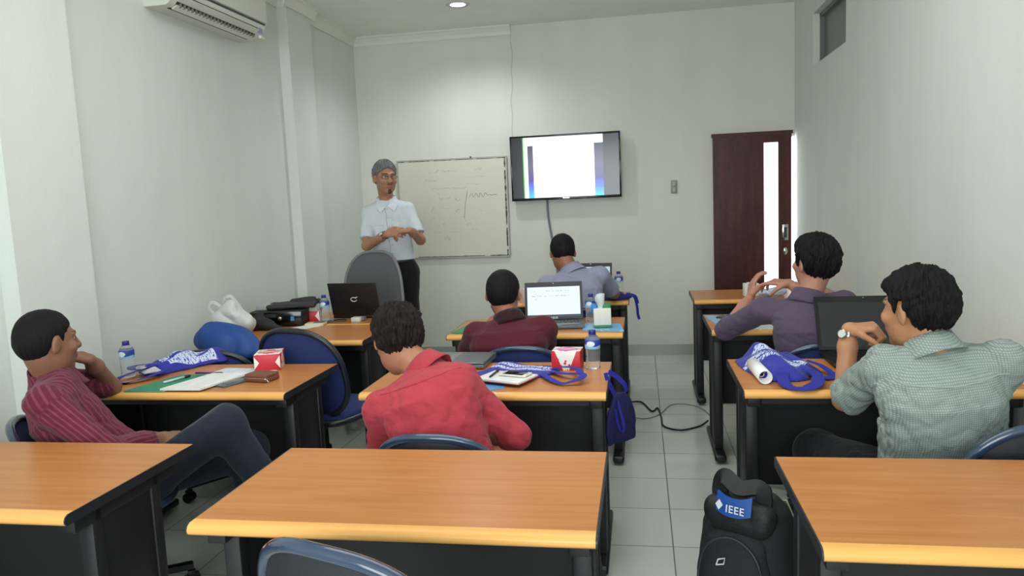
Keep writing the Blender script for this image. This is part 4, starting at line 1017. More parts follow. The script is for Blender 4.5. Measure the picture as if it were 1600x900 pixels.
# ---- blue jacket and white plastic bag over the far left chair
t = thing('drawstring_bag', 'bright blue and black bag standing on the far left chair seat', 'bag', (-2.25, 3.80, .715))
S = Sdf(); S.el((-.04, 0, .07), (.17, .11, .085), k=.03); S.rc((-.1, -.02, .11), (.10, -.03, .03), .06, .07, .05); S.rc((.1, -.04, .06), (.2, -.03, .0), .05, .04, .04); S.el((.06, -.05, -.0), (.13, .08, .06), k=.03); S.rc((0, -.0, 0), (.02, .0, -.27), .12, .10, .05); S.plane((0, 0, -.30), (0, 0, -1))
def jb(v): return np.stack([np.clip((v[:, 2]+.9*v[:, 0]*.5-.02)*40, 0, 1)*0+((v[:, 2] > .035-.4*(v[:, 0]-.02)) | (v[:, 0] < .0)).astype(float), v[:, 0]*0, v[:, 0]*0], 1)
mj, ntj, bj = newmat('jacket_blue'); at_ = nd(ntj, 'ShaderNodeAttribute', attribute_name='two'); sj = nd(ntj, 'ShaderNodeSeparateXYZ'); ntj.links.new(at_.outputs['Vector'], sj.inputs[0])
ntj.links.new(mixc(ntj, sj.outputs[0], lin((20, 20, 26)), lin((20, 66, 134))), bj.inputs['Base Color']); bj.inputs['Roughness'].default_value = .6
sdfo('bag_body', S, .006, mj, t, disp=folds(17, .009, 42), it=1, attrs={'two': jb})
t = thing('plastic_bag', 'white plastic carrier bag bunched behind the bright blue bag', 'bag', (-2.42, 4.05, .80))
S = Sdf(); S.rc((-.02, 0, .06), (.05, 0, .14), .06, .045, .03); S.rc((.06, 0, .10), (.14, .0, .04), .05, .05, .03); S.el((.02, 0, -.0), (.14, .07, .07), k=.03); S.plane((0, 0, -.055), (0, 0, -1))
MPB = pm('carrier_white', (196, 198, 196), .35, coat=.2)
sdfo('film', S, .006, MPB, t, disp=folds(31, .010, 60), it=0)
strap(t, [(-.05, 0, .08), (-.09, -.01, .13), (-.07, -.01, .165), (-.03, -.01, .15), (.0, 0, .11)], (0, -1, .2), .018, .003, MPB, 'handle')
strap(t, [(.0, 0, .14), (.01, -.01, .18), (.05, -.01, .20), (.08, 0, .16), (.1, 0, .11)], (0, -1, .2), .018, .003, MPB, 'handle')

# ---- floor: cable, socket strip, backpack
tag(tubeo('power_cable', [(-.10, 5.30, .02), (-.02, 5.35, .007), (.05, 5.12, .007), (.09, 5.20, .007), (.11, 4.98, .007), (.12, 4.78, .007), (.22, 4.70, .007), (.34, 4.78, .008), (.40, 4.83, .03)], .006, MBLK2), 'black cable snaking across the tiled aisle', 'cable')
tag(tubeo('thin_cable', [(-.10, 5.0, .006), (.0, 4.95, .005), (.1, 5.05, .005), (.2, 5.3, .005), (.36, 5.25, .005), (.44, 5.0, .005)], .003, pm('cable_grey', (120, 122, 120), .5)), 'thin grey cable on the tiled aisle behind the black one', 'cable')
ps = thing('power_strip', 'white power strip with black plug beside the right desk foot', 'power strip', (.437, 4.86, 0), math.radians(80))
boxo('strip_body', (0, 0, .02), (.16, .05, .04), pm('device_white', (216, 220, 220), .4), ps, .006); boxo('plug', (-.05, .0, .055), (.04, .035, .03), MBLK2, ps, .006)
for i in range(2): boxo('socket', (.01+i*.045, 0, .041), (.03, .03, .002), MGREYP, ps, .0005)
MBP = pm('backpack_black', (24, 25, 29), .75, bump=.5, bs=350, var=.15); MBP2 = pm('backpack_dark', (17, 18, 21), .6, bump=.3, bs=200)
bp = thing('backpack', 'black backpack with blue strap badge standing in the aisle at right', 'backpack', (.315, 2.36, 0), math.radians(-32))
S = Sdf(); S.loft((0, 0, .0), (.0, .01, .54), np.eye(3), [(0, .155, .10, 0), (.1, .17, .12, 0), (.5, .165, .12, 0), (.8, .145, .105, .0), (.93, .12, .085, 0), (1, .08, .05, 0)], n=2.6)
S.plane((0, 0, .003), (0, 0, -1))
sdfo('main_compartment', S, .006, MBP, bp, disp=folds(41, .005, 22), it=1)
S = Sdf(); S.loft((0, -.10, .02), (0, -.085, .47), np.eye(3), [(0, .12, .05, 0), (.15, .135, .065, -.01), (.6, .125, .06, 0), (.88, .10, .04, 0.01), (1, .06, .02, .02)], n=2.4); S.plane((0, 0, .003), (0, 0, -1))
fp = sdfo('front_pocket', S, .006, MBP, bp, disp=folds(42, .004, 25), it=1)
S = Sdf(); S.loft((0, -.13, .02), (0, -.125, .17), np.eye(3), [(0, .10, .05, 0), (.5, .11, .055, 0), (1, .09, .04, 0)], n=2.6); S.plane((0, 0, .003), (0, 0, -1)); sdfo('lower_pocket', S, .006, MBP2, bp, it=1)
tubeo('zip', [(-.105, -.142, .10), (-.105, -.135, .30), (-.075, -.128, .40), (0, -.120, .435), (.075, -.128, .40), (.105, -.135, .30), (.105, -.142, .10)], .004, pm('zip_dark', (44, 46, 52), .4), fp)
S = Sdf()
for s in (-1, 1): S.rc((s*.05, .115, .08), (s*.055, .125, .42), .028, .03, .02)
S.bx((0, .105, .25), (.12, .02, .2), .018, k=.01); sdfo('back_padding', S, .006, pm('mesh_grey', (62, 64, 66), .9, bump=.5, bs=500), bp, it=1)
strap(bp, [(-.065, -.05, .50), (-.072, -.045, .56), (-.055, -.05, .60), (.0, -.06, .575), (.055, -.05, .585), (.07, -.045, .55), (.065, -.05, .50)], [(0, -.7, .7)]*99, .05, .012, MBP2, 'top_handle')
bdg = thing('x', None, None); bpy.data.objects.remove(bdg)
bm = bmesh.new(); N = 14; V = []
for i in range(N+1):
    x = -.056+.112*i/N; sag = .014*(1-(x/.056)**2)
    V.append([bm.verts.new((x, -.092-.012*(1-(x/.07)**2)-.0, .570-sag)), bm.verts.new((x, -.104-.016*(1-(x/.07)**2), .512-sag*.7))])
for i in range(N): bm.faces.new((V[i][0], V[i][1], V[i+1][1], V[i+1][0]))
bmesh.ops.recalc_face_normals(bm, faces=bm.faces[:]); bmesh.ops.solidify(bm, geom=bm.faces[:], thickness=.008)
bg = bmo('name_badge', bm, pm('badge_blue', (22, 74, 148), .5), bp, angle=40)
MLT = pm('badge_print', (206, 212, 220), .5)
Mt = Matrix.Translation((.012, -.1235, .528)) @ Matrix.Rotation(math.radians(80), 4, 'X')
text('lettering', 'IEEE', .031, MLT, bg, Mt, .001, bold=.0004)
bm = bmesh.new(); prism(bm, [(0, .016), (.012, 0), (0, -.016), (-.012, 0)], 0, .002); o = bmo('diamond_mark', bm, MLT, bg); o.matrix_local = Matrix.Translation((-.041, -.1165, .534)) @ Matrix.Rotation(math.radians(80), 4, 'X')
S = Sdf(); S.rc((-.075, -.06, .50), (.075, -.06, .50), .040, .040, .02); S.rc((-.07, -.07, .46), (.07, -.07, .46), .03, .03, .04); sdfo('top_flap', S, .006, MBP2, bp, disp=folds(44, .004, 35), it=1)
bm = bmesh.new(); tube(bm, [(-.01, 0, -.014), (.012, 0, .0), (.012, 0, .02), (-.008, 0, .006), (-.01, 0, -.014)], .0022, 6); o = bmo('maker_mark', bm, MLT, fp); o.matrix_local = Matrix.Translation((-.02, -.158, .37)) @ Matrix.Rotation(math.radians(12), 4, 'Y')
for s in (-1, 1): strap(bp, [(s*.06, .12, .47), (s*.10, .19, .42), (s*.12, .21, .3), (s*.12, .18, .15), (s*.11, .12, .05)], [(0, 1, 0)]*99, .055, .014, MBP2, 'shoulder_strap')
boxo('care_label', (.09, .10, .46), (.05, .004, .09), pm('label_cream', (190, 192, 168), .7), bp, M=Matrix.Rotation(math.radians(-25), 3, 'Y') @ Matrix.Rotation(math.radians(-40), 3, 'Z'))
tubeo('handle_loop', [(-.04, .07, .49), (-.03, .08, .54), (.03, .08, .54), (.04, .07, .49)], .007, MBP2, bp)
b2 = thing('shoulder_bag', 'black bag with a trailing strap beside the near centre desk', 'bag', (-.20, 2.32, 0))
S = Sdf(); S.loft((0, 0, .0), (0, 0, .36), np.eye(3), [(0, .06, .13, 0), (.3, .07, .15, 0), (.85, .05, .13, 0), (1, .02, .1, 0)], n=2.6); S.plane((0, 0, .003), (0, 0, -1))
sdfo('bag_body', S, .008, MBP, b2, disp=folds(52, .006, 22), it=1)
strap(b2, [(.05, -.02, .30), (.09, -.03, .24), (.12, -.06, .20), (.17, -.09, .17), (.19, -.1, .165)], (0, .2, 1), .02, .006, MBP2)
# ------------------------------------------------------------------ people
A3 = lambda *v: np.array(v, float)
def nrm(v): v = np.array(v, float); return v/np.linalg.norm(v)
def headframe(fwd, up=(0, 0, 1), roll=0):
    f = nrm(fwd); u = np.array(up, float); u = nrm(u-f*(u@f)); r = np.cross(f, u)
    if roll: c, s = math.cos(roll), math.sin(roll); r, u = c*r+s*u, -s*r+c*u
    return np.stack([r, f, u], 1)
def skin_mat():
    m, nt, b = newmat('skin'); L = nt.links
    a = nd(nt, 'ShaderNodeAttribute', attribute_name='tint')
    tc = nd(nt, 'ShaderNodeTexCoord'); n = nd(nt, 'ShaderNodeTexNoise'); n.inputs['Scale'].default_value = 45; L.new(tc.outputs['Object'], n.inputs['Vector'])
    f = math_(nt, 'ADD', math_(nt, 'MULTIPLY', n.outputs['Fac'], .25), .87)
    v = nd(nt, 'ShaderNodeVectorMath', operation='SCALE'); L.new(a.outputs['Vector'], v.inputs[0]); L.new(f, v.inputs['Scale'])
    L.new(v.outputs[0], b.inputs['Base Color']); b.inputs['Roughness'].default_value = .5
    b.inputs['Subsurface Weight'].default_value = .0; b.inputs['Specular IOR Level'].default_value = .35
    bp = nd(nt, 'ShaderNodeBump'); bp.inputs['Strength'].default_value = .15; bp.inputs['Distance'].default_value = .002
    n2 = nd(nt, 'ShaderNodeTexNoise'); n2.inputs['Scale'].default_value = 300; L.new(tc.outputs['Object'], n2.inputs['Vector']); L.new(n2.outputs['Fac'], bp.inputs['Height']); L.new(bp.outputs[0], b.inputs['Normal'])
    return m
MSKIN = skin_mat()
def hair_mat(name, c1, c2, msc=(420, 420, 60)):
    m, nt, b = newmat(name); L = nt.links
    tc = nd(nt, 'ShaderNodeTexCoord'); mp = nd(nt, 'ShaderNodeMapping'); mp.inputs['Scale'].default_value = msc; L.new(tc.outputs['Object'], mp.inputs[0])
    n = nd(nt, 'ShaderNodeTexNoise'); n.inputs['Scale'].default_value = 1; n.inputs['Detail'].default_value = 4; L.new(mp.outputs[0], n.inputs['Vector'])
    L.new(mixc(nt, n.outputs['Fac'], lin(c1), lin(c2)), b.inputs['Base Color']); b.inputs['Roughness'].default_value = .6; b.inputs['Specular IOR Level'].default_value = .16
    bp = nd(nt, 'ShaderNodeBump'); bp.inputs['Strength'].default_value = .8; bp.inputs['Distance'].default_value = .004; L.new(n.outputs['Fac'], bp.inputs['Height']); L.new(bp.outputs[0], b.inputs['Normal'])
    return m
MHB = hair_mat('hair_black', (10, 10, 12), (30, 28, 30)); MHG = hair_mat('hair_grey', (34, 34, 36), (150, 150, 152), (170, 170, 24)); MHBR = hair_mat('hair_brownblack', (16, 13, 12), (44, 34, 30))
def fabric(name, c, kind='plain', c2=None, p=.012, var=.06, sheen=.1):
    m, nt, b = newmat(name); L = nt.links
    a = nd(nt, 'ShaderNodeAttribute', attribute_name='pc'); s = nd(nt, 'ShaderNodeSeparateXYZ'); L.new(a.outputs['Vector'], s.inputs[0])
    tc = nd(nt, 'ShaderNodeTexCoord'); n = nd(nt, 'ShaderNodeTexNoise'); n.inputs['Scale'].default_value = 7; n.inputs['Detail'].default_value = 5; L.new(tc.outputs['Object'], n.inputs['Vector'])
    lo = tuple(int(v*(1-var)) for v in c); hi = tuple(min(255, int(v*(1+var))) for v in c)
    col = mixc(nt, n.outputs['Fac'], lin(lo), lin(hi))
    def band(o, per, duty): return math_(nt, 'LESS_THAN', math_(nt, 'FRACT', math_(nt, 'DIVIDE', math_(nt, 'ADD', o, 10), per)), duty)
    if kind == 'stripe': col = mixc(nt, math_(nt, 'MULTIPLY', band(s.outputs[0], p, .35), .75), col, lin(c2))
    if kind == 'check': col = mixc(nt, math_(nt, 'MULTIPLY', math_(nt, 'MAXIMUM', band(s.outputs[0], p, .38), band(s.outputs[2], p, .38)), .8), col, lin(c2))
    L.new(col, b.inputs['Base Color']); b.inputs['Roughness'].default_value = .85; b.inputs['Specular IOR Level'].default_value = .2; b.inputs['Sheen Weight'].default_value = sheen
    n2 = nd(nt, 'ShaderNodeTexNoise'); n2.inputs['Scale'].default_value = 14; n2.inputs['Detail'].default_value = 4; n2.inputs['Distortion'].default_value = 1.2; L.new(tc.outputs['Object'], n2.inputs['Vector'])
    bp = nd(nt, 'ShaderNodeBump'); bp.inputs['Strength'].default_value = .45; bp.inputs['Distance'].default_value = .02; L.new(n2.outputs['Fac'], bp.inputs['Height']); L.new(bp.outputs[0], b.inputs['Normal'])
    return m
def ik(a, c, l1, l2, hint):
    """middle joint of a two-bone chain from a to c, bent towards hint; c is pulled in if out of reach"""
    a, c, h = map(lambda v: np.array(v, float), (a, c, hint)); d = c-a; L = np.linalg.norm(d)
    if L > (l1+l2)*.995: c = a+d/L*(l1+l2)*.995; d = c-a; L = np.linalg.norm(d)
    u = d/L; x = (L*L+l1*l1-l2*l2)/(2*L); hh = math.sqrt(max(l1*l1-x*x, 0)); w = h-a; w = nrm(w-u*(w@u)); return a+u*x+w*hh, c
def hand(S, w, d, n, right, curl=(.3, .4, .3), thumb=.5, sc=1., spread=.0):
    w, d, n = np.array(w, float), nrm(d), np.array(n, float); n = nrm(n-d*(n@d)); s = np.cross(d, n)*(1 if right else -1)
    offs = (.030, .010, -.010, -.028); LL = (.96, 1.05, 1., .8)
    for i, (o, l) in enumerate(zip(offs, LL)):
        kn = w+d*(.088-.006*abs(i-1))*sc+s*o*sc
        S.rc(w+s*o*.6*sc+d*.012*sc, kn, .0135*sc, .0105*sc, .012)
        c = curl[i] if isinstance(curl[0], (tuple, list)) else curl
        p = kn; dd = nrm(d+s*spread*(1.5-i)*.3); ang = 0
        for j, (ll, r0, r1) in enumerate(((.043, .0100, .0088), (.027, .0088, .0080), (.021, .0080, .0066))):
            ang += c[j]; v = dd*math.cos(ang)+n*math.sin(ang); q = p+v*ll*l*sc; S.rc(p, q, r0*sc, r1*sc, .0035); p = q
    p = w+d*.022*sc+s*.024*sc; a = w+d*.01*sc
    v = nrm(d*.62+s*.62+n*.35); q = p+v*.040*sc; S.rc(a, p, .017*sc, .0155*sc, .012); S.rc(p, q, .0145*sc, .0115*sc, .010)
    v2 = nrm(v*(1-thumb*.5)+d*.4+n*thumb*.8-s*thumb*.3); q2 = q+v2*.031*sc; S.rc(q, q2, .0112*sc, .0098*sc, .004)
    v3 = nrm(v2+n*thumb*.5); S.rc(q2, q2+v3*.024*sc, .0098*sc, .0078*sc, .004)

def person(lab, J, skin, hair=MHB, shirt=None, pants=None, sleeve='short', hairp={}, res=.0055, seed=0, fold=.0035, stand=False, collar=None, goatee=False, glasses=False, bulk=1., hs=1., hunch=.04, hands=({}, {}), hem=.0, watch=None, shoes=None, undone=False, belt=None, lap=None):
    origin = np.array([J['pelvis'][0], J['pelvis'][1], 0.]); loc = tuple(origin)
    pe, nk = A3(*J['pelvis']), A3(*J['neck']); hd = A3(*J['head']); H = headframe(J['hf'], J.get('hu', (0, 0, 1)), J.get('roll', 0))
    up = nrm(nk-pe); fw = np.array(J['tf'], float); fw = nrm(fw-up*(fw@up)); rt = np.cross(fw, up); Mt = np.stack([rt, fw, up], 1)
    tl = np.linalg.norm(nk-pe)
    def T(x, y, t): return pe+rt*x+fw*y+up*(t*tl)
    shw = J.get('shw', .178); sdrop = J.get('sdrop', .055)
    sh = [np.array(J['sh'][i], float) if 'sh' in J else nk-up*sdrop*1.+rt*shw*(-1, 1)[i]+fw*J.get('shf', .01) for i in (0, 1)]   # 0 left, 1 right
    el, wr = [], []
    for i in (0, 1):
        e, w = ik(sh[i], J['wr'][i], .285, .25, J['el'][i])
        el.append(e); wr.append(w)
    hip = [pe+rt*(-.09, .09)[i]-up*.02+fw*.02 for i in (0, 1)]; kn, an = [], []
    for i in (0, 1):
        k, a = ik(hip[i], J['an'][i], .42, .41, J['kn'][i])
        if 'knx' in J and J['knx'][i] is not None: k, a = A3(*J['knx'][i]), A3(*J['an'][i])
        kn.append(k); an.append(a)
    # ---------------- body: one continuous skin surface
    S = Sdf(); hn = hunch
    def Hh(x, y, z): return hd+H@(np.array([x, y, z])*hs)
    S.el(Hh(0, -.012, .028), A3(.074, .094, .086)*hs, H); S.el(Hh(0, .022, -.028), A3(.062, .068, .082)*hs, H, .03)
    S.el(Hh(0, .015, -.062), A3(.055, .060, .045)*hs, H, .03); S.el(Hh(0, .066, -.098), A3(.022, .018, .016)*hs, H, .025)
    for s in (-1, 1):
        S.el(Hh(s*.031, .097, .010), A3(.018, .020, .009)*hs, H, .012, 's'); S.rc(Hh(s*.012, .087, .030), Hh(s*.043, .074, .030), .009*hs, .007*hs, .012)
        S.el(Hh(s*.043, .062, -.022), A3(.022, .02, .018)*hs, H, .02)
        E_ = H@np.array(Matrix.Rotation(s*.45, 3, 'Z') @ Matrix.Rotation(-.2, 3, 'X')); S.el(Hh(s*.079, -.008, -.004), A3(.009, .019, .031)*hs, E_, .008)
        S.el(Hh(s*.087, .000, .000), A3(.005, .010, .018)*hs, E_, .004, 's'); S.rc(Hh(s*.010, .101, -.026), Hh(s*.012, .098, -.027), .008*hs, .008*hs, .006)
    S.rc(Hh(0, .087, .018), Hh(0, .107, -.022), .008*hs, .012*hs, .012)
    S.rc(Hh(-.018, .087, -.053), Hh(.018, .087, -.053), .0065*hs, .0065*hs, .008); S.rc(Hh(-.015, .086, -.063), Hh(.015, .086, -.063), .007*hs, .007*hs, .008)
    nb = nk+fw*.012; S.rc(Hh(0, -.018, -.055), nb, .051*hs, .050, .03); S.rc(Hh(0, -.04, -.03), nk, .042, .048, .03)
    b = .9*bulk
    S.loft(pe-up*.06, nk, Mt, [(0, .15*b, .11*b, 0), (.35, .145*b, .10*b, -hn*.6), (.68, .16*b, .105*b, -hn), (.85, .155*b, .085*b, -hn*.7), (1, .05, .045, 0)], .03)
    for i in (0, 1):
        S.rc(nk-up*.045, sh[i], .035, .04, .03); S.rc(sh[i], el[i], .042*bulk, .037, .03); S.rc(el[i], wr[i]*.75+el[i]*.25, .037, .031, .02); S.rc(wr[i]*.75+el[i]*.25, wr[i], .031, .024, .02)
        S.rc(hip[i], kn[i], .072, .05, .04); S.rc(kn[i], an[i], .05, .035, .03); S.rc(an[i], an[i]+A3(0, 0, -.03)+nrm(A3(*J['ft'][i]))*.12, .03, .025, .02)
        h = dict(hands[i]); d = h.pop('d', wr[i]-el[i]); n = h.pop('n', (0, 0, -1)); hand(S, wr[i], d, n, i == 1, **h)
    sk = np.array(lin(skin)[:3])
    def tint(v):
        L = (v-hd)@H/hs; x, y, z = L[:, 0], L[:, 1], L[:, 2]; c = np.tile(sk, (len(v), 1))
        def mixin(mask, col, k): c[mask] = c[mask]*(1-k)+np.array(lin(col)[:3])*k
        isH = np.linalg.norm(L, axis=1) < .16
        mixin(isH & (y > .075) & (np.abs(x) < .024) & (z < -.046) & (z > -.070), (150, 84, 76), .6)
        mixin(isH & (y > .06) & (np.abs(x) > .010) & (np.abs(x) < .048) & (z > .028) & (z < .038), (30, 22, 20), .85)
        mixin(isH & (y > .05) & (np.abs(z-.012) < .012) & (np.abs(np.abs(x)-.031) < .02), (70, 44, 36), .35)
        mixin(isH & (y > .03) & (z < -.02), (90, 60, 50), .12)
        if goatee:
            mixin(isH & (y > .055) & ((x/.015)**2+((z+.094)/.018)**2 < 1), (30, 26, 26), .85); mixin(isH & (y > .08) & (np.abs(x) < .026) & (z < -.040) & (z > -.047), (34, 28, 26), .7)
        return c
    B = sdfo('person', S, res, MSKIN, None, it=1, attrs={'tint': tint}, origin=origin); B.location = loc
    tag(B, lab, 'person', 'people in the training room')
    def child(name, S, r, mat, disp=None, it=1, attrs=None, par=None):
        return sdfo(name, S, r, mat, par or B, disp, it, attrs, origin)
    # ---------------- hair
    S = Sdf(); tk = hairp.get('t', .010); top = hairp.get('top', .012)
    S.el(Hh(0, -.014, .030+top*.4), A3(.076+tk, .095+tk, .086+top)*hs, H); S.el(Hh(0, -.045, -.005), A3(.060+tk*.6, .056+tk*.6, .060)*hs, H, .03)
    if hairp.get('fringe'): S.el(Hh(hairp.get('fx', 0), .062, .078), A3(.055, .035, .024)*hs, H, .03)
    if hairp.get('puff'): S.el(Hh(0, .0, .07+top), A3(.062, .08, .04)*hs, H, .04)
    back = hairp.get('back', -.065); fr = hairp.get('front', .058); sb_ = hairp.get('side', -.015)
    hy = np.array([-.2, -.06, -.03, -.012, .006, .022, .030, .055, .075, .2]); hz = np.array([back, back, back*.6, .02, .026, sb_, .02, .045, fr, fr])
    def hcut(X, Y, Z):
        p = [((X-hd[0])*H[0][i]+(Y-hd[1])*H[1][i]+(Z-hd[2])*H[2][i])/hs for i in range(3)]
        return (np.interp(p[1], hy, hz)-p[2]+.004*np.sin(np.arctan2(p[0], p[1])*23+1)+.003*np.sin(np.arctan2(p[0], p[1])*51))*.6
    S.add((-99,)*3, (99,)*3, hcut, .006, 'i')
    rr = np.random.RandomState(seed+5); ph = rr.rand(6)*6.28; ha = hairp.get('amp', .002); tuft = folds(seed+77, ha*.9, 130, ridge=False)
    def hd_(x, y, z):
        p = [((x-hd[0])*H[0][i]+(y-hd[1])*H[1][i]+(z-hd[2])*H[2][i]) for i in range(3)]
        th = np.arctan2(p[0], p[1]+.03); el_ = p[2]/hs
        w = .5*np.sin(p[2]*40+ph[4])+.35*np.sin(th*5+ph[5])
        edge = (.004+tk*.55)*np.exp(-np.clip(el_-np.interp(p[1]/hs, hy, hz), 0, 1)/.022)*hairp.get('fade', 1)
        return edge-ha*(np.sin(th*22+w*3+ph[0])+.8*np.sin(th*41-w*5+ph[1])+.5*np.sin(th*67+w*6+ph[2])+.7*np.sin(th*9+p[2]*50+ph[3]))+tuft(x, y, z)
    child('hair', S, res*.62, hair, hd_, 0)
    # ---------------- eyes
    for s in (-1, 1):
        bm = bmesh.new(); bmesh.ops.create_uvsphere(bm, u_segments=16, v_segments=12, radius=.0125*hs)
        c = Vector(Hh(s*.031, .067, .011)-origin)
        for v in bm.verts: v.co += c
        e = bmo('eye', bm, pm('eye_white', (206, 200, 194), .3), B, True)
        bm = bmesh.new(); bmesh.ops.create_uvsphere(bm, u_segments=12, v_segments=8, radius=.0062*hs); c = Vector(Hh(s*.031, .0742, .011)-origin)
        for v in bm.verts: v.co += c
        bmo('iris', bm, pm('iris_brown', (26, 16, 12), .15), e, True)
    # ---------------- shirt
    S = Sdf(); b = bulk; hb = -.02+hem
    S.loft(T(0, 0, hb-.10), nk+up*.008, Mt, [(0, .172*b, .128*b, .01), (.25, .166*b, .124*b, -hn*.3), (.5, .168*b, .122*b, -hn*.9), (.72, .180*b, .118*b, -hn*1.1), (.86, .168*b, .098*b, -hn*.8), (.93, .118*b, .080, -hn*.35), (1, .066, .060, .006)], .04, 2.3)
    se = {'short': .72, 'elbow': .95, 'long': 2}[sleeve]
    for i in (0, 1):
        S.rc(nk-up*.045+rt*(-1, 1)[i]*.05, sh[i], .050, .054*b, .045)
        sl_ = J['sl'][i] if 'sl' in J else .28
        if sleeve == 'short': e = sh[i]+(el[i]-sh[i])*(J.get('se', .74)); S.rc(sh[i], e, .057*b, .060*b, .035, flat=True)
        elif sleeve == 'elbow':
            if sl_ < 0: S.rc(sh[i], sh[i]+(el[i]-sh[i])*(1+sl_), .057*b, .054*b, .035, flat=True)
            else: S.rc(sh[i], el[i], .057*b, .050*b, .035); S.rc(el[i], el[i]+(wr[i]-el[i])*sl_, .050*b, .047*b, .02, flat=True)
        else: S.rc(sh[i], el[i], .057*b, .050*b, .035); S.rc(el[i], wr[i], .052*b, .036*b, .03, flat=True)
    S.plane(T(0, 0, hb-.085), -up, .01)
    # neck opening
    S.rc(nk-up*.0, nk+up*.1, .044, .058, .006, op='s')
    def pc(v):
        L = (v-pe)@Mt; out = np.stack([np.arctan2(L[:, 0], -L[:, 1])*.17, L[:, 1], L[:, 2]], 1)
        bk = np.abs(L[:, 0]) < .2; out[bk, 0] = L[bk, 0]
        for i in (0, 1):
            for a, c in ((sh[i], el[i]), (el[i], wr[i])):
                d = c-a; ln = np.linalg.norm(d); u = d/ln; t = (v-a)@u; q = v-a-t[:, None]*u; rad = np.linalg.norm(q, axis=1)
                s1 = nrm(np.cross(u, (0.3, .2, 1))); s2 = np.cross(u, s1); mk = (t > .04) & (t < ln+.05) & (rad < .085) & ((v-sh[i])@rt*(-1, 1)[i] > .0)
                out[mk] = np.stack([np.arctan2(q@s1, q@s2)*.055, t*0, t], 1)[mk]
        return out
    f1 = folds(seed+1, fold, 48, J.get('fold_axis', (.2, .1, 1))); f2 = folds(seed+2, fold*.5, 105)
    shirt_o = child('shirt', S, res, shirt, lambda x, y, z: f1(x, y, z)+f2(x, y, z), 2, {'pc': pc})
    from mathutils.bvhtree import BVHTree
    bt = BVHTree.FromPolygons([tuple(v.co) for v in shirt_o.data.vertices], [tuple(p.vertices) for p in shirt_o.data.polygons])
    def surf(x, t, side):       # point on the shirt in front (side 1) or at the back (side -1), with its normal
        o = T(x, .45*side, t)-origin; h = bt.ray_cast(Vector(o), Vector(-fw*side)); return (h[0], h[1]) if h[0] is not None else None
    def seam(pts, r, name):
        P = [surf(*p) for p in pts]; P = [p for p in P if p]
        if len(P) > 3:
            bm = bmesh.new(); tube(bm, [p+n*r*.2 for p, n in P], r, 6); so_ = bmo(name, bm, shirt, shirt_o, True)
            a2 = so_.data.attributes.new('pc', 'FLOAT_VECTOR', 'POINT')
    if J.get('yoke'): seam([(x, .84+.03*abs(x)/.16, -1) for x in np.linspace(-.15, .15, 24)], .0022, 'yoke_seam')
    if J.get('placket'):
        P = [surf(.002*math.sin(t*30), t, 1) for t in np.linspace(.12, .90, 26)]; P = [p for p in P if p]
        bm = bmesh.new(); ribbon(bm, [p+n*.002 for p, n in P], [n for p, n in P], .026, .003); bmo('placket', bm, shirt, shirt_o, angle=30)
        for q in P[3::4]:
            bm = bmesh.new(); tube(bm, [q[0]+q[1]*.002, q[0]+q[1]*.006], .005, 12); bmo('button', bm, pm('button_pearl', (180, 184, 186), .3), shirt_o, True)
        pk = [surf(x, t, 1) for x, t in ((.045, .66), (.045, .50), (.075, .48), (.105, .50), (.105, .66), (.045, .66))]
        if all(pk): bm = bmesh.new(); tube(bm, [p+n*.001 for p, n in pk], .0022, 6); bmo('chest_pocket_seam', bm, shirt, shirt_o, True)
        for s_ in (-1, 1):
            a1, a2_ = surf(s_*.080, .90, 1), surf(s_*.052, .82, 1); a0 = surf(s_*.006, .90, 1)
            q = [Vector(a0[0]+a0[1]*.010), Vector(nk+fw*.028+up*.034+rt*s_*.060-origin), a1[0]+a1[1]*.012, a2_[0]+a2_[1]*.013]
            bm = bmesh.new(); V_ = [bm.verts.new(p) for p in q]; bm.faces.new(V_); bmesh.ops.recalc_face_normals(bm, faces=bm.faces[:]); bmesh.ops.solidify(bm, geom=bm.faces[:], thickness=.004); bmesh.ops.recalc_face_normals(bm, faces=bm.faces[:]); bmo('collar_wing', bm, pm('collar_pale', (212, 217, 224), .8), shirt_o)  # pale wings, close to the shirt colour
        bm = bmesh.new(); tube(bm, [p+n*.005+Vector(rt)*.014 for p, n in P], .0016, 6); bmo('placket_seam', bm, pm('seam_grey', (140, 148, 158), .8), shirt_o, True)
    # collar: a folded band around the neck
    nu = nrm(Hh(0, -.02, -.06)-nk); nu = nrm(nu*.8+up*.3); nf = nrm(fw-nu*(fw@nu)); nr = np.cross(nf, nu)
    bm = bmesh.new(); N = 40; rows = []
    cr_ = J.get('cr', .064)
    for (r0, hgt) in ((cr_, -.02), (cr_-.002, .018), (cr_-.003, .036), (cr_+.003, .038), (cr_+.009, .016), (cr_+.018, -.012), (cr_+.026, -.030)):
        row = []
        for k in range(N+1):
            a = -PI*.93+2*PI*.93*k/N; fr_ = math.cos(a); open_ = max(0, -math.cos(a))
            rr_ = r0*(1+.10*(1-abs(fr_))); hh_ = hgt-.03*open_**2*(1 if not undone else 1.3)
            if r0 > cr_+.011: hh_ -= .022*max(0, -math.cos(a))**3; rr_ += .006*open_
            # a = 0 at the back of the neck
            p = nk+nu*hh_-nf*fr_*rr_*1.02+nr*math.sin(a)*rr_ + nf*.008-origin
            row.append(bm.verts.new(p))
        rows.append(row)
    for j in range(len(rows)-1):
        for k in range(N): bm.faces.new((rows[j][k], rows[j][k+1], rows[j+1][k+1], rows[j+1][k]))
    bmesh.ops.recalc_face_normals(bm, faces=bm.faces[:]); bmesh.ops.solidify(bm, geom=bm.faces[:], thickness=.002)
    co = bmo('collar', bm, collar or shirt, shirt_o, True)
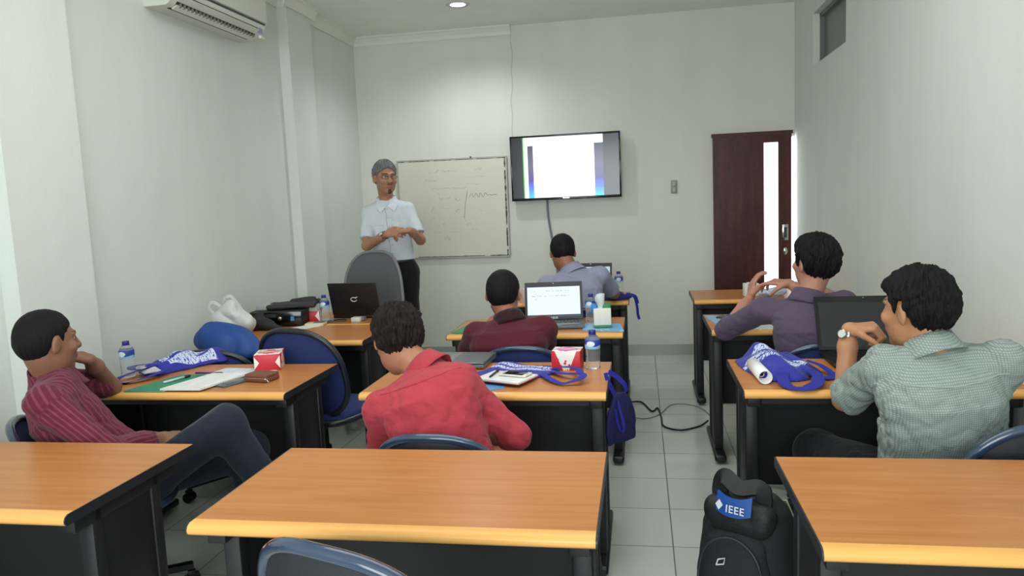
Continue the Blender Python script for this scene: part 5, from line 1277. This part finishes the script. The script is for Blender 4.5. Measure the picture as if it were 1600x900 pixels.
    a_ = co.data.attributes.new('pc', 'FLOAT_VECTOR', 'POINT'); n_ = len(co.data.vertices); vb = np.zeros(n_*3, np.float32); co.data.vertices.foreach_get('co', vb); vb = vb.reshape(-1, 3)+origin
    L = (vb-pe)@Mt; a_.data.foreach_set('vector', np.stack([L[:, 0], L[:, 1], L[:, 2]], 1).astype(np.float32).ravel())
    # ---------------- trousers and shoes
    S = Sdf(); S.loft(T(0, 0, -.22), T(0, 0, .16 if stand else .10), Mt, [(0, .13, .10, 0), (.4, .165*b, .12*b, 0), (1, .155*b, .112*b, 0)], .04)
    for i in (0, 1): S.rc(hip[i], kn[i], .094*b, .074, .05); S.rc(kn[i], an[i], .074, .056, .04, flat=True)
    S.plane(T(0, 0, .155 if stand else .10), up, .006)
    g1 = folds(seed+9, .0035, 26)
    tr = child('trousers', S, res*1.25, pants, g1, 2)
    for i in (0, 1):
        S = Sdf(); f = nrm(A3(*J['ft'][i])); a = an[i]; u0 = nrm(a-kn[i])*-1 if not stand else A3(0, 0, 1); u0 = nrm(u0-f*(u0@f)); M2 = np.stack([np.cross(f, u0), f, u0], 1)
        S.el(a+f*.045-u0*.045, (.043, .085, .034), M2, .02); S.el(a+f*.11-u0*.055, (.045, .065, .025), M2, .03); S.rc(a-u0*.05-f*.02, a-u0*.005, .038, .042, .02)
        S.plane(a-u0*.078, -u0, .004); child('shoe', S, .006, shoes or pm('shoe_black', (22, 20, 20), .35))
    if belt:
        bm = bmesh.new(); ring = []
        bz = belt[0]; pts = []
        for k in range(48):
            a = 2*PI*k/48; cx, cz = sup(a, 2.3); pts.append(Vector(T(cx*.160*b, cz*.118*b, bz)-origin))
        P = pts+[pts[0]]; nn = [(p-Vector(T(0, 0, bz)-origin)) for p in P]; 
        bm = bmesh.new(); rings = []
        for p, n2_ in zip(pts, nn):
            n2_ = n2_.normalized(); u_ = Vector(up); rings.append([bm.verts.new(p+n2_*a+u_*c) for a, c in ((0, -.017), (.006, -.017), (.006, .017), (0, .017))])
        for k in range(48):
            for j in range(4): bm.faces.new((rings[k][j], rings[k][(j+1) % 4], rings[(k+1) % 48][(j+1) % 4], rings[(k+1) % 48][j]))
        bmesh.ops.recalc_face_normals(bm, faces=bm.faces[:]); be = bmo('belt', bm, pm('belt_leather', (36, 30, 28), .4), B, angle=40)
        c = T(0, .118*b+.008, bz)-origin; boxo('buckle', c, (.04, .006, .036), MCHR, be, .003, Matrix(Mt))
    if glasses:
        bm = bmesh.new()
        for s in (-1, 1):
            tube(bm, [Hh(s*.032+.021*math.cos(a), .098, .010+.014*math.sin(a))-origin for a in [2*PI*k/20 for k in range(20)]], .0013, 6, closed=True)
            tube(bm, [Hh(s*.052, .096, .014)-origin, Hh(s*.074, .07, .012)-origin, Hh(s*.082, .0, .006)-origin], .0014, 6)
        tube(bm, [Hh(-.011, .099, .014)-origin, Hh(0, .102, .017)-origin, Hh(.011, .099, .014)-origin], .0014, 6); bmo('eyeglasses', bm, pm('wire', (90, 88, 90), .3, .8), B, True)
    if watch is not None:
        i, wc = watch; d = nrm(wr[i]-el[i]); c = wr[i]-d*.022-origin; n0 = nrm(np.cross(d, (.2, .1, 1))); n1 = np.cross(d, n0); wt = None
        bm = bmesh.new(); pts = [Vector(c+.030*(n0*math.cos(a)+n1*math.sin(a))) for a in [2*PI*k/28 for k in range(28)]]; rings = []
        for k, p in enumerate(pts):
            nn_ = (p-Vector(c)).normalized(); w_ = .0085; g_ = .0008 if k % 2 else 0; rings.append([bm.verts.new(p+nn_*a+Vector(d)*q) for a, q in ((-.002, -w_), (.003-g_, -w_), (.003-g_, w_), (-.002, w_))])
        for k in range(28):
            for j in range(4): bm.faces.new((rings[k][j], rings[k][(j+1) % 4], rings[(k+1) % 28][(j+1) % 4], rings[(k+1) % 28][j]))
        bmesh.ops.recalc_face_normals(bm, faces=bm.faces[:]); wt = bmo('wristwatch', bm, wc, B)
        h = dict(hands[i]); bk = -nrm(np.array(h.get('n', (0, 0, -1)), float)); bk = nrm(bk-d*(bk@d)); bm = bmesh.new(); tube(bm, [c+bk*.029, c+bk*.041], .017, 24); bmo('watch_case', bm, wc, wt, True)
        bm = bmesh.new(); tube(bm, [c+bk*.041, c+bk*.0418], .0135, 24); bmo('dial', bm, pm('dial', (200, 202, 190), .3), wt)
    return B, dict(sh=sh, el=el, wr=wr, H=H, hd=hd, Mt=Mt, T=T, origin=origin, shirt=shirt_o, nk=nk, fw=fw, up=up, rt=rt)

def U(u, v, y):     # world point seen along pixel (u, v) at depth plane y
    d = RC.T@np.array([(u-800)/F_PX, -(v-450)/F_PX, 1.]); return np.array([0, 0, CZ])+d*(y/d[1])
D_BLK = fabric('trousers_black', (26, 26, 30)); D_NAVY = fabric('jeans_navy', (34, 38, 52)); D_GREY = fabric('trousers_grey', (48, 48, 54))

# 1 standing instructor
ip = U(618, 415, 5.66)
person('standing man in a white short-sleeved shirt with clasped hands beside the whiteboard',
    dict(pelvis=(ip[0], 5.66, .97), neck=U(604, 314, 5.70), head=U(602, 279, 5.64), hf=(.62, -.78, -.04), tf=(.28, -.96, 0), shw=.150, sdrop=.082, placket=True,
         el=(U(650, 362, 5.62), U(560, 383, 5.58)), wr=(U(641, 360, 5.40), U(604, 366, 5.38)), an=((ip[0]+.11, 5.68, .07), (ip[0]-.10, 5.66, .07)), kn=((ip[0]+.1, 5.3, .5), (ip[0]-.1, 5.3, .5)), ft=((.3, -1, 0), (.0, -1, 0)), se=.80),
    (172, 124, 98), MHG, fabric('shirt_white', (206, 214, 222), var=.02, sheen=0), D_BLK, 'short', dict(t=.010, top=.018, side=-.015, front=.068, back=-.05, amp=.0028), seed=1, stand=True, goatee=True, glasses=True, hs=1.05, hunch=.01, hem=.24, res=.0055, bulk=.96,
    hands=(dict(d=(-.75, -.15, -.02), n=(.1, .2, -1), curl=(.7, .9, .5), thumb=.6), dict(d=(1, -.12, .18), n=(.0, .9, -.5), curl=(.5, .8, .5), thumb=.8)), watch=(1, MCHR), belt=(.145,))
# shirt details
# 2 man in dark burgundy
def seated(px, py, facing=0):
    return None
person('man in a dark burgundy polo seen from behind, before the lit laptop',
    dict(pelvis=(-.64, 3.70, .49), neck=(-.672, 3.735, .88), head=U(787, 460, 3.80), hf=(.05, 1, -.06), tf=(0, 1, 0), shw=.178, sdrop=.062, el=((-.98, 3.80, .60), (-.40, 3.80, .60)), wr=((-.86, 4.13, .775), (-.68, 4.12, .775)),
         an=((-.75, 4.25, .08), (-.50, 4.25, .08)), kn=((-.75, 4.2, .8), (-.5, 4.2, .8)), ft=((0, 1, 0), (0, 1, 0))),
    (158, 104, 84), MHB, fabric('polo_burgundy', (84, 28, 42), var=.05), D_BLK, 'short', dict(t=.007, top=.007, back=-.085, side=-.02, amp=.0005), hs=1.04, seed=21, collar=fabric('polo_collar', (46, 20, 28)), hunch=.05, bulk=1.10)
# 3 man in pale blue
person('man in a pale blue-grey shirt bent over the rearmost centre desk',
    dict(pelvis=(-.38, 4.90, .52), neck=U(893, 424, 5.0), head=U(879, 396, 5.08), hf=(-.22, .9, -.35), tf=(-.05, 1, 0), shw=.178, sdrop=.06, el=(U(815, 480, 5.2), U(985, 485, 5.3)), wr=((-.62, 5.42, .775), (-.22, 5.48, .775)),
         an=((-.5, 5.4, .08), (-.26, 5.4, .08)), kn=((-.5, 5.3, .8), (-.25, 5.3, .8)), ft=((0, 1, 0), (0, 1, 0)), se=.8),
    (150, 100, 78), MHB, fabric('shirt_paleblue', (146, 150, 172), var=.03), D_NAVY, 'short', dict(t=.008, top=.012, back=-.072, side=-.03, amp=.0012), seed=31, hunch=.05, bulk=1.04)
# 4 man in red
person('young man in a red rolled-sleeve shirt leaning over the centre desk, back to the viewer',
    dict(pelvis=(-.64, 2.45, .50), neck=(-.785, 2.60, .885), head=U(621, 533, 2.66), hf=(-.50, .85, -.42), tf=(-.12, 1, 0), roll=-.05, shw=.178, sh=((-.93, 2.50, .765), (-.645, 2.56, .85)), el=((-1.0, 2.45, .50), (-.46, 2.60, .62)), yoke=True, wr=((-.88, 2.78, .63), (-.66, 2.72, .60)),
         an=((-.85, 3.0, .08), (-.60, 3.0, .08)), kn=((-.85, 3.0, .8), (-.55, 3.0, .8)), ft=((0, 1, 0), (0, 1, 0)), fold_axis=(.9, .1, .9)),
    (172, 118, 92), MHBR, fabric('shirt_red', (170, 58, 70), var=.06), D_BLK, 'elbow', dict(t=.019, top=.022, back=-.088, side=-.03, amp=.0034, fringe=True), seed=41, hunch=.05, fold=.008, bulk=1.0, res=.005)
# 5 man at left in maroon stripes
person('man in a maroon striped shirt slouching at left, chin on hand, legs crossed',
    dict(pelvis=(-1.92, 2.47, .50), neck=U(78, 586, 2.40), head=U(75, 536, 2.38), hf=(.42, .90, -.02), tf=(.76, .65, 0), shw=.170, sdrop=.05, sl=(-.12, .72), yoke=True, sh=((-2.27, 2.54, .87), (-2.045, 2.24, .86)), el=((-2.24, 2.80, .76), (-1.80, 2.22, .66)), wr=(U(140, 562, 2.62), U(256, 684, 2.50)),
         an=((-1.60, 2.74, .10), (-1.40, 2.66, .30)), knx=(None, U(350, 664, 2.60)), kn=((-1.50, 2.95, .8), (-1.47, 2.55, 1.1)), ft=((.6, .6, 0), (.6, .4, -.3)), fold_axis=(.5, .2, .8), cr=.066),
    (136, 96, 78), MHB, fabric('shirt_maroon_stripe', (96, 34, 54), 'stripe', (128, 62, 78), .018), D_NAVY, 'elbow', dict(t=.006, top=.008, back=-.080, side=-.02, amp=.0006), seed=51, hunch=.04, fold=.006, res=.005, hs=.98,
    hands=(dict(d=(-.30, -.75, .35), n=(-.6, -.2, -.9), curl=(.7, 1.1, .8), thumb=.5), dict(curl=(.4, .5, .3))), bulk=1.04)
# 6 man in purple
person('man in a greyish purple shirt gesturing with raised hands before the dark laptop',
    dict(pelvis=(.80, 3.68, .52), neck=U(1264, 466, 3.70), head=U(1272, 411, 3.74), hf=(-.50, .86, .14), tf=(-.15, 1, 0), roll=.05, shw=.185, sdrop=.05, sh=(U(1192, 486, 3.74), U(1318, 476, 3.66)), el=(U(1150, 506, 3.90), (1.05, 3.9, .75)), wr=(U(1172, 466, 4.10), U(1234, 443, 4.05)),
         an=((.62, 4.2, .08), (.9, 4.2, .08)), kn=((.62, 4.2, .8), (.9, 4.2, .8)), ft=((0, 1, 0), (0, 1, 0))),
    (176, 124, 104), MHB, fabric('shirt_purple', (84, 70, 90), var=.05), D_BLK, 'elbow', dict(t=.019, top=.020, back=-.09, side=-.03, amp=.0030, fringe=True), seed=61, hunch=.05, bulk=1.08, hs=1.03,
    hands=(dict(d=(.2, .3, 1), n=(1, .2, -.2), curl=(.4, .5, .4), thumb=.6), dict(d=(-1, .25, .12), n=(0, .2, -1), curl=((.2, .3, .2), (.4, .5, .4), (.5, .6, .4), (.6, .7, .4)), thumb=.7)))
# 7 man in checks
person('man in a pale checked shirt and steel watch resting chin on fist',
    dict(pelvis=(.93, 2.56, .52), neck=U(1458, 544, 2.50), head=U(1432, 486, 2.56), hf=(-.60, .80, -.04), tf=(-.16, 1, 0), shw=.20, sh=(U(1382, 572, 2.52), U(1572, 566, 2.46)), el=(U(1296, 612, 2.86), (1.22, 2.75, .72)), wr=(U(1326, 514, 2.80), (1.08, 3.0, .775)),
         an=((.62, 3.0, .08), (1.0, 3.0, .08)), kn=((.60, 3.0, .8), (1.05, 3.0, .8)), ft=((0, 1, 0), (0, 1, 0)), se=.92, yoke=True, fold_axis=(.5, .1, 1.)),
    (178, 128, 94), MHB, fabric('shirt_check', (160, 169, 163), 'check', (116, 130, 128), .0065, var=.02, sheen=0), D_BLK, 'short', dict(t=.014, top=.018, back=-.082, side=-.02, amp=.0028, fringe=True), seed=71, hunch=.05, fold=.009, bulk=1.10, res=.0048, hs=1.06,
    hands=(dict(d=(.80, -.25, .12), n=(.25, .1, -1), curl=(1.1, 1.3, .8), thumb=.4), {}), watch=(0, MCHR))
# ------------------------------------------------------------------ light
def area(name, loc, target, size, power, color):
    l = bpy.data.lights.new(name, 'AREA'); l.shape = 'RECTANGLE'; l.size, l.size_y = size; l.energy = power; l.color = color
    o = bpy.data.objects.new(name, l); COL.objects.link(o); o.location = loc
    o.rotation_euler = (Vector(target)-Vector(loc)).to_track_quat('-Z', 'Y').to_euler(); return o
area('window_daylight', (-.6, RY-.1, 1.75), (-.6, 5, 1.6), (3.0, 1.6), 108, (.92, .98, 1.0))
area('ceiling_fill', (-.6, 3.1, 3.0), (-.6, 3.4, 0), (2.6, 2.6), 50, (.98, .985, .985))  # added soft fill from overhead to brighten the walls, no real fitting
area('door_daylight', (1.05, WY+.9, 1.3), (1.05, WY, 1.1), (.6, 1.8), 14, (.9, .95, 1))
s = bpy.data.lights.new('downlight_lamp', 'SPOT'); s.energy = 45; s.spot_size = math.radians(150); s.spot_blend = .7; s.shadow_soft_size = .06; s.color = (.96, .98, 1)
so = bpy.data.objects.new('downlight_lamp', s); COL.objects.link(so); so.location = (-1.40, 6.13, WZ-.03)
w = bpy.data.worlds.new('world'); bpy.context.scene.world = w; w.use_nodes = True
w.node_tree.nodes['Background'].inputs[0].default_value = (.8, .9, 1, 1); w.node_tree.nodes['Background'].inputs[1].default_value = 1.0
sc = bpy.context.scene; sc.view_settings.view_transform = 'Standard'; sc.view_settings.look = 'None'; sc.view_settings.exposure = .12
sc.cycles.max_bounces = 8; sc.cycles.diffuse_bounces = 5; sc.cycles.transmission_bounces = 6
sc.cycles.use_denoising = True
sc.cycles.sample_clamp_indirect = 6
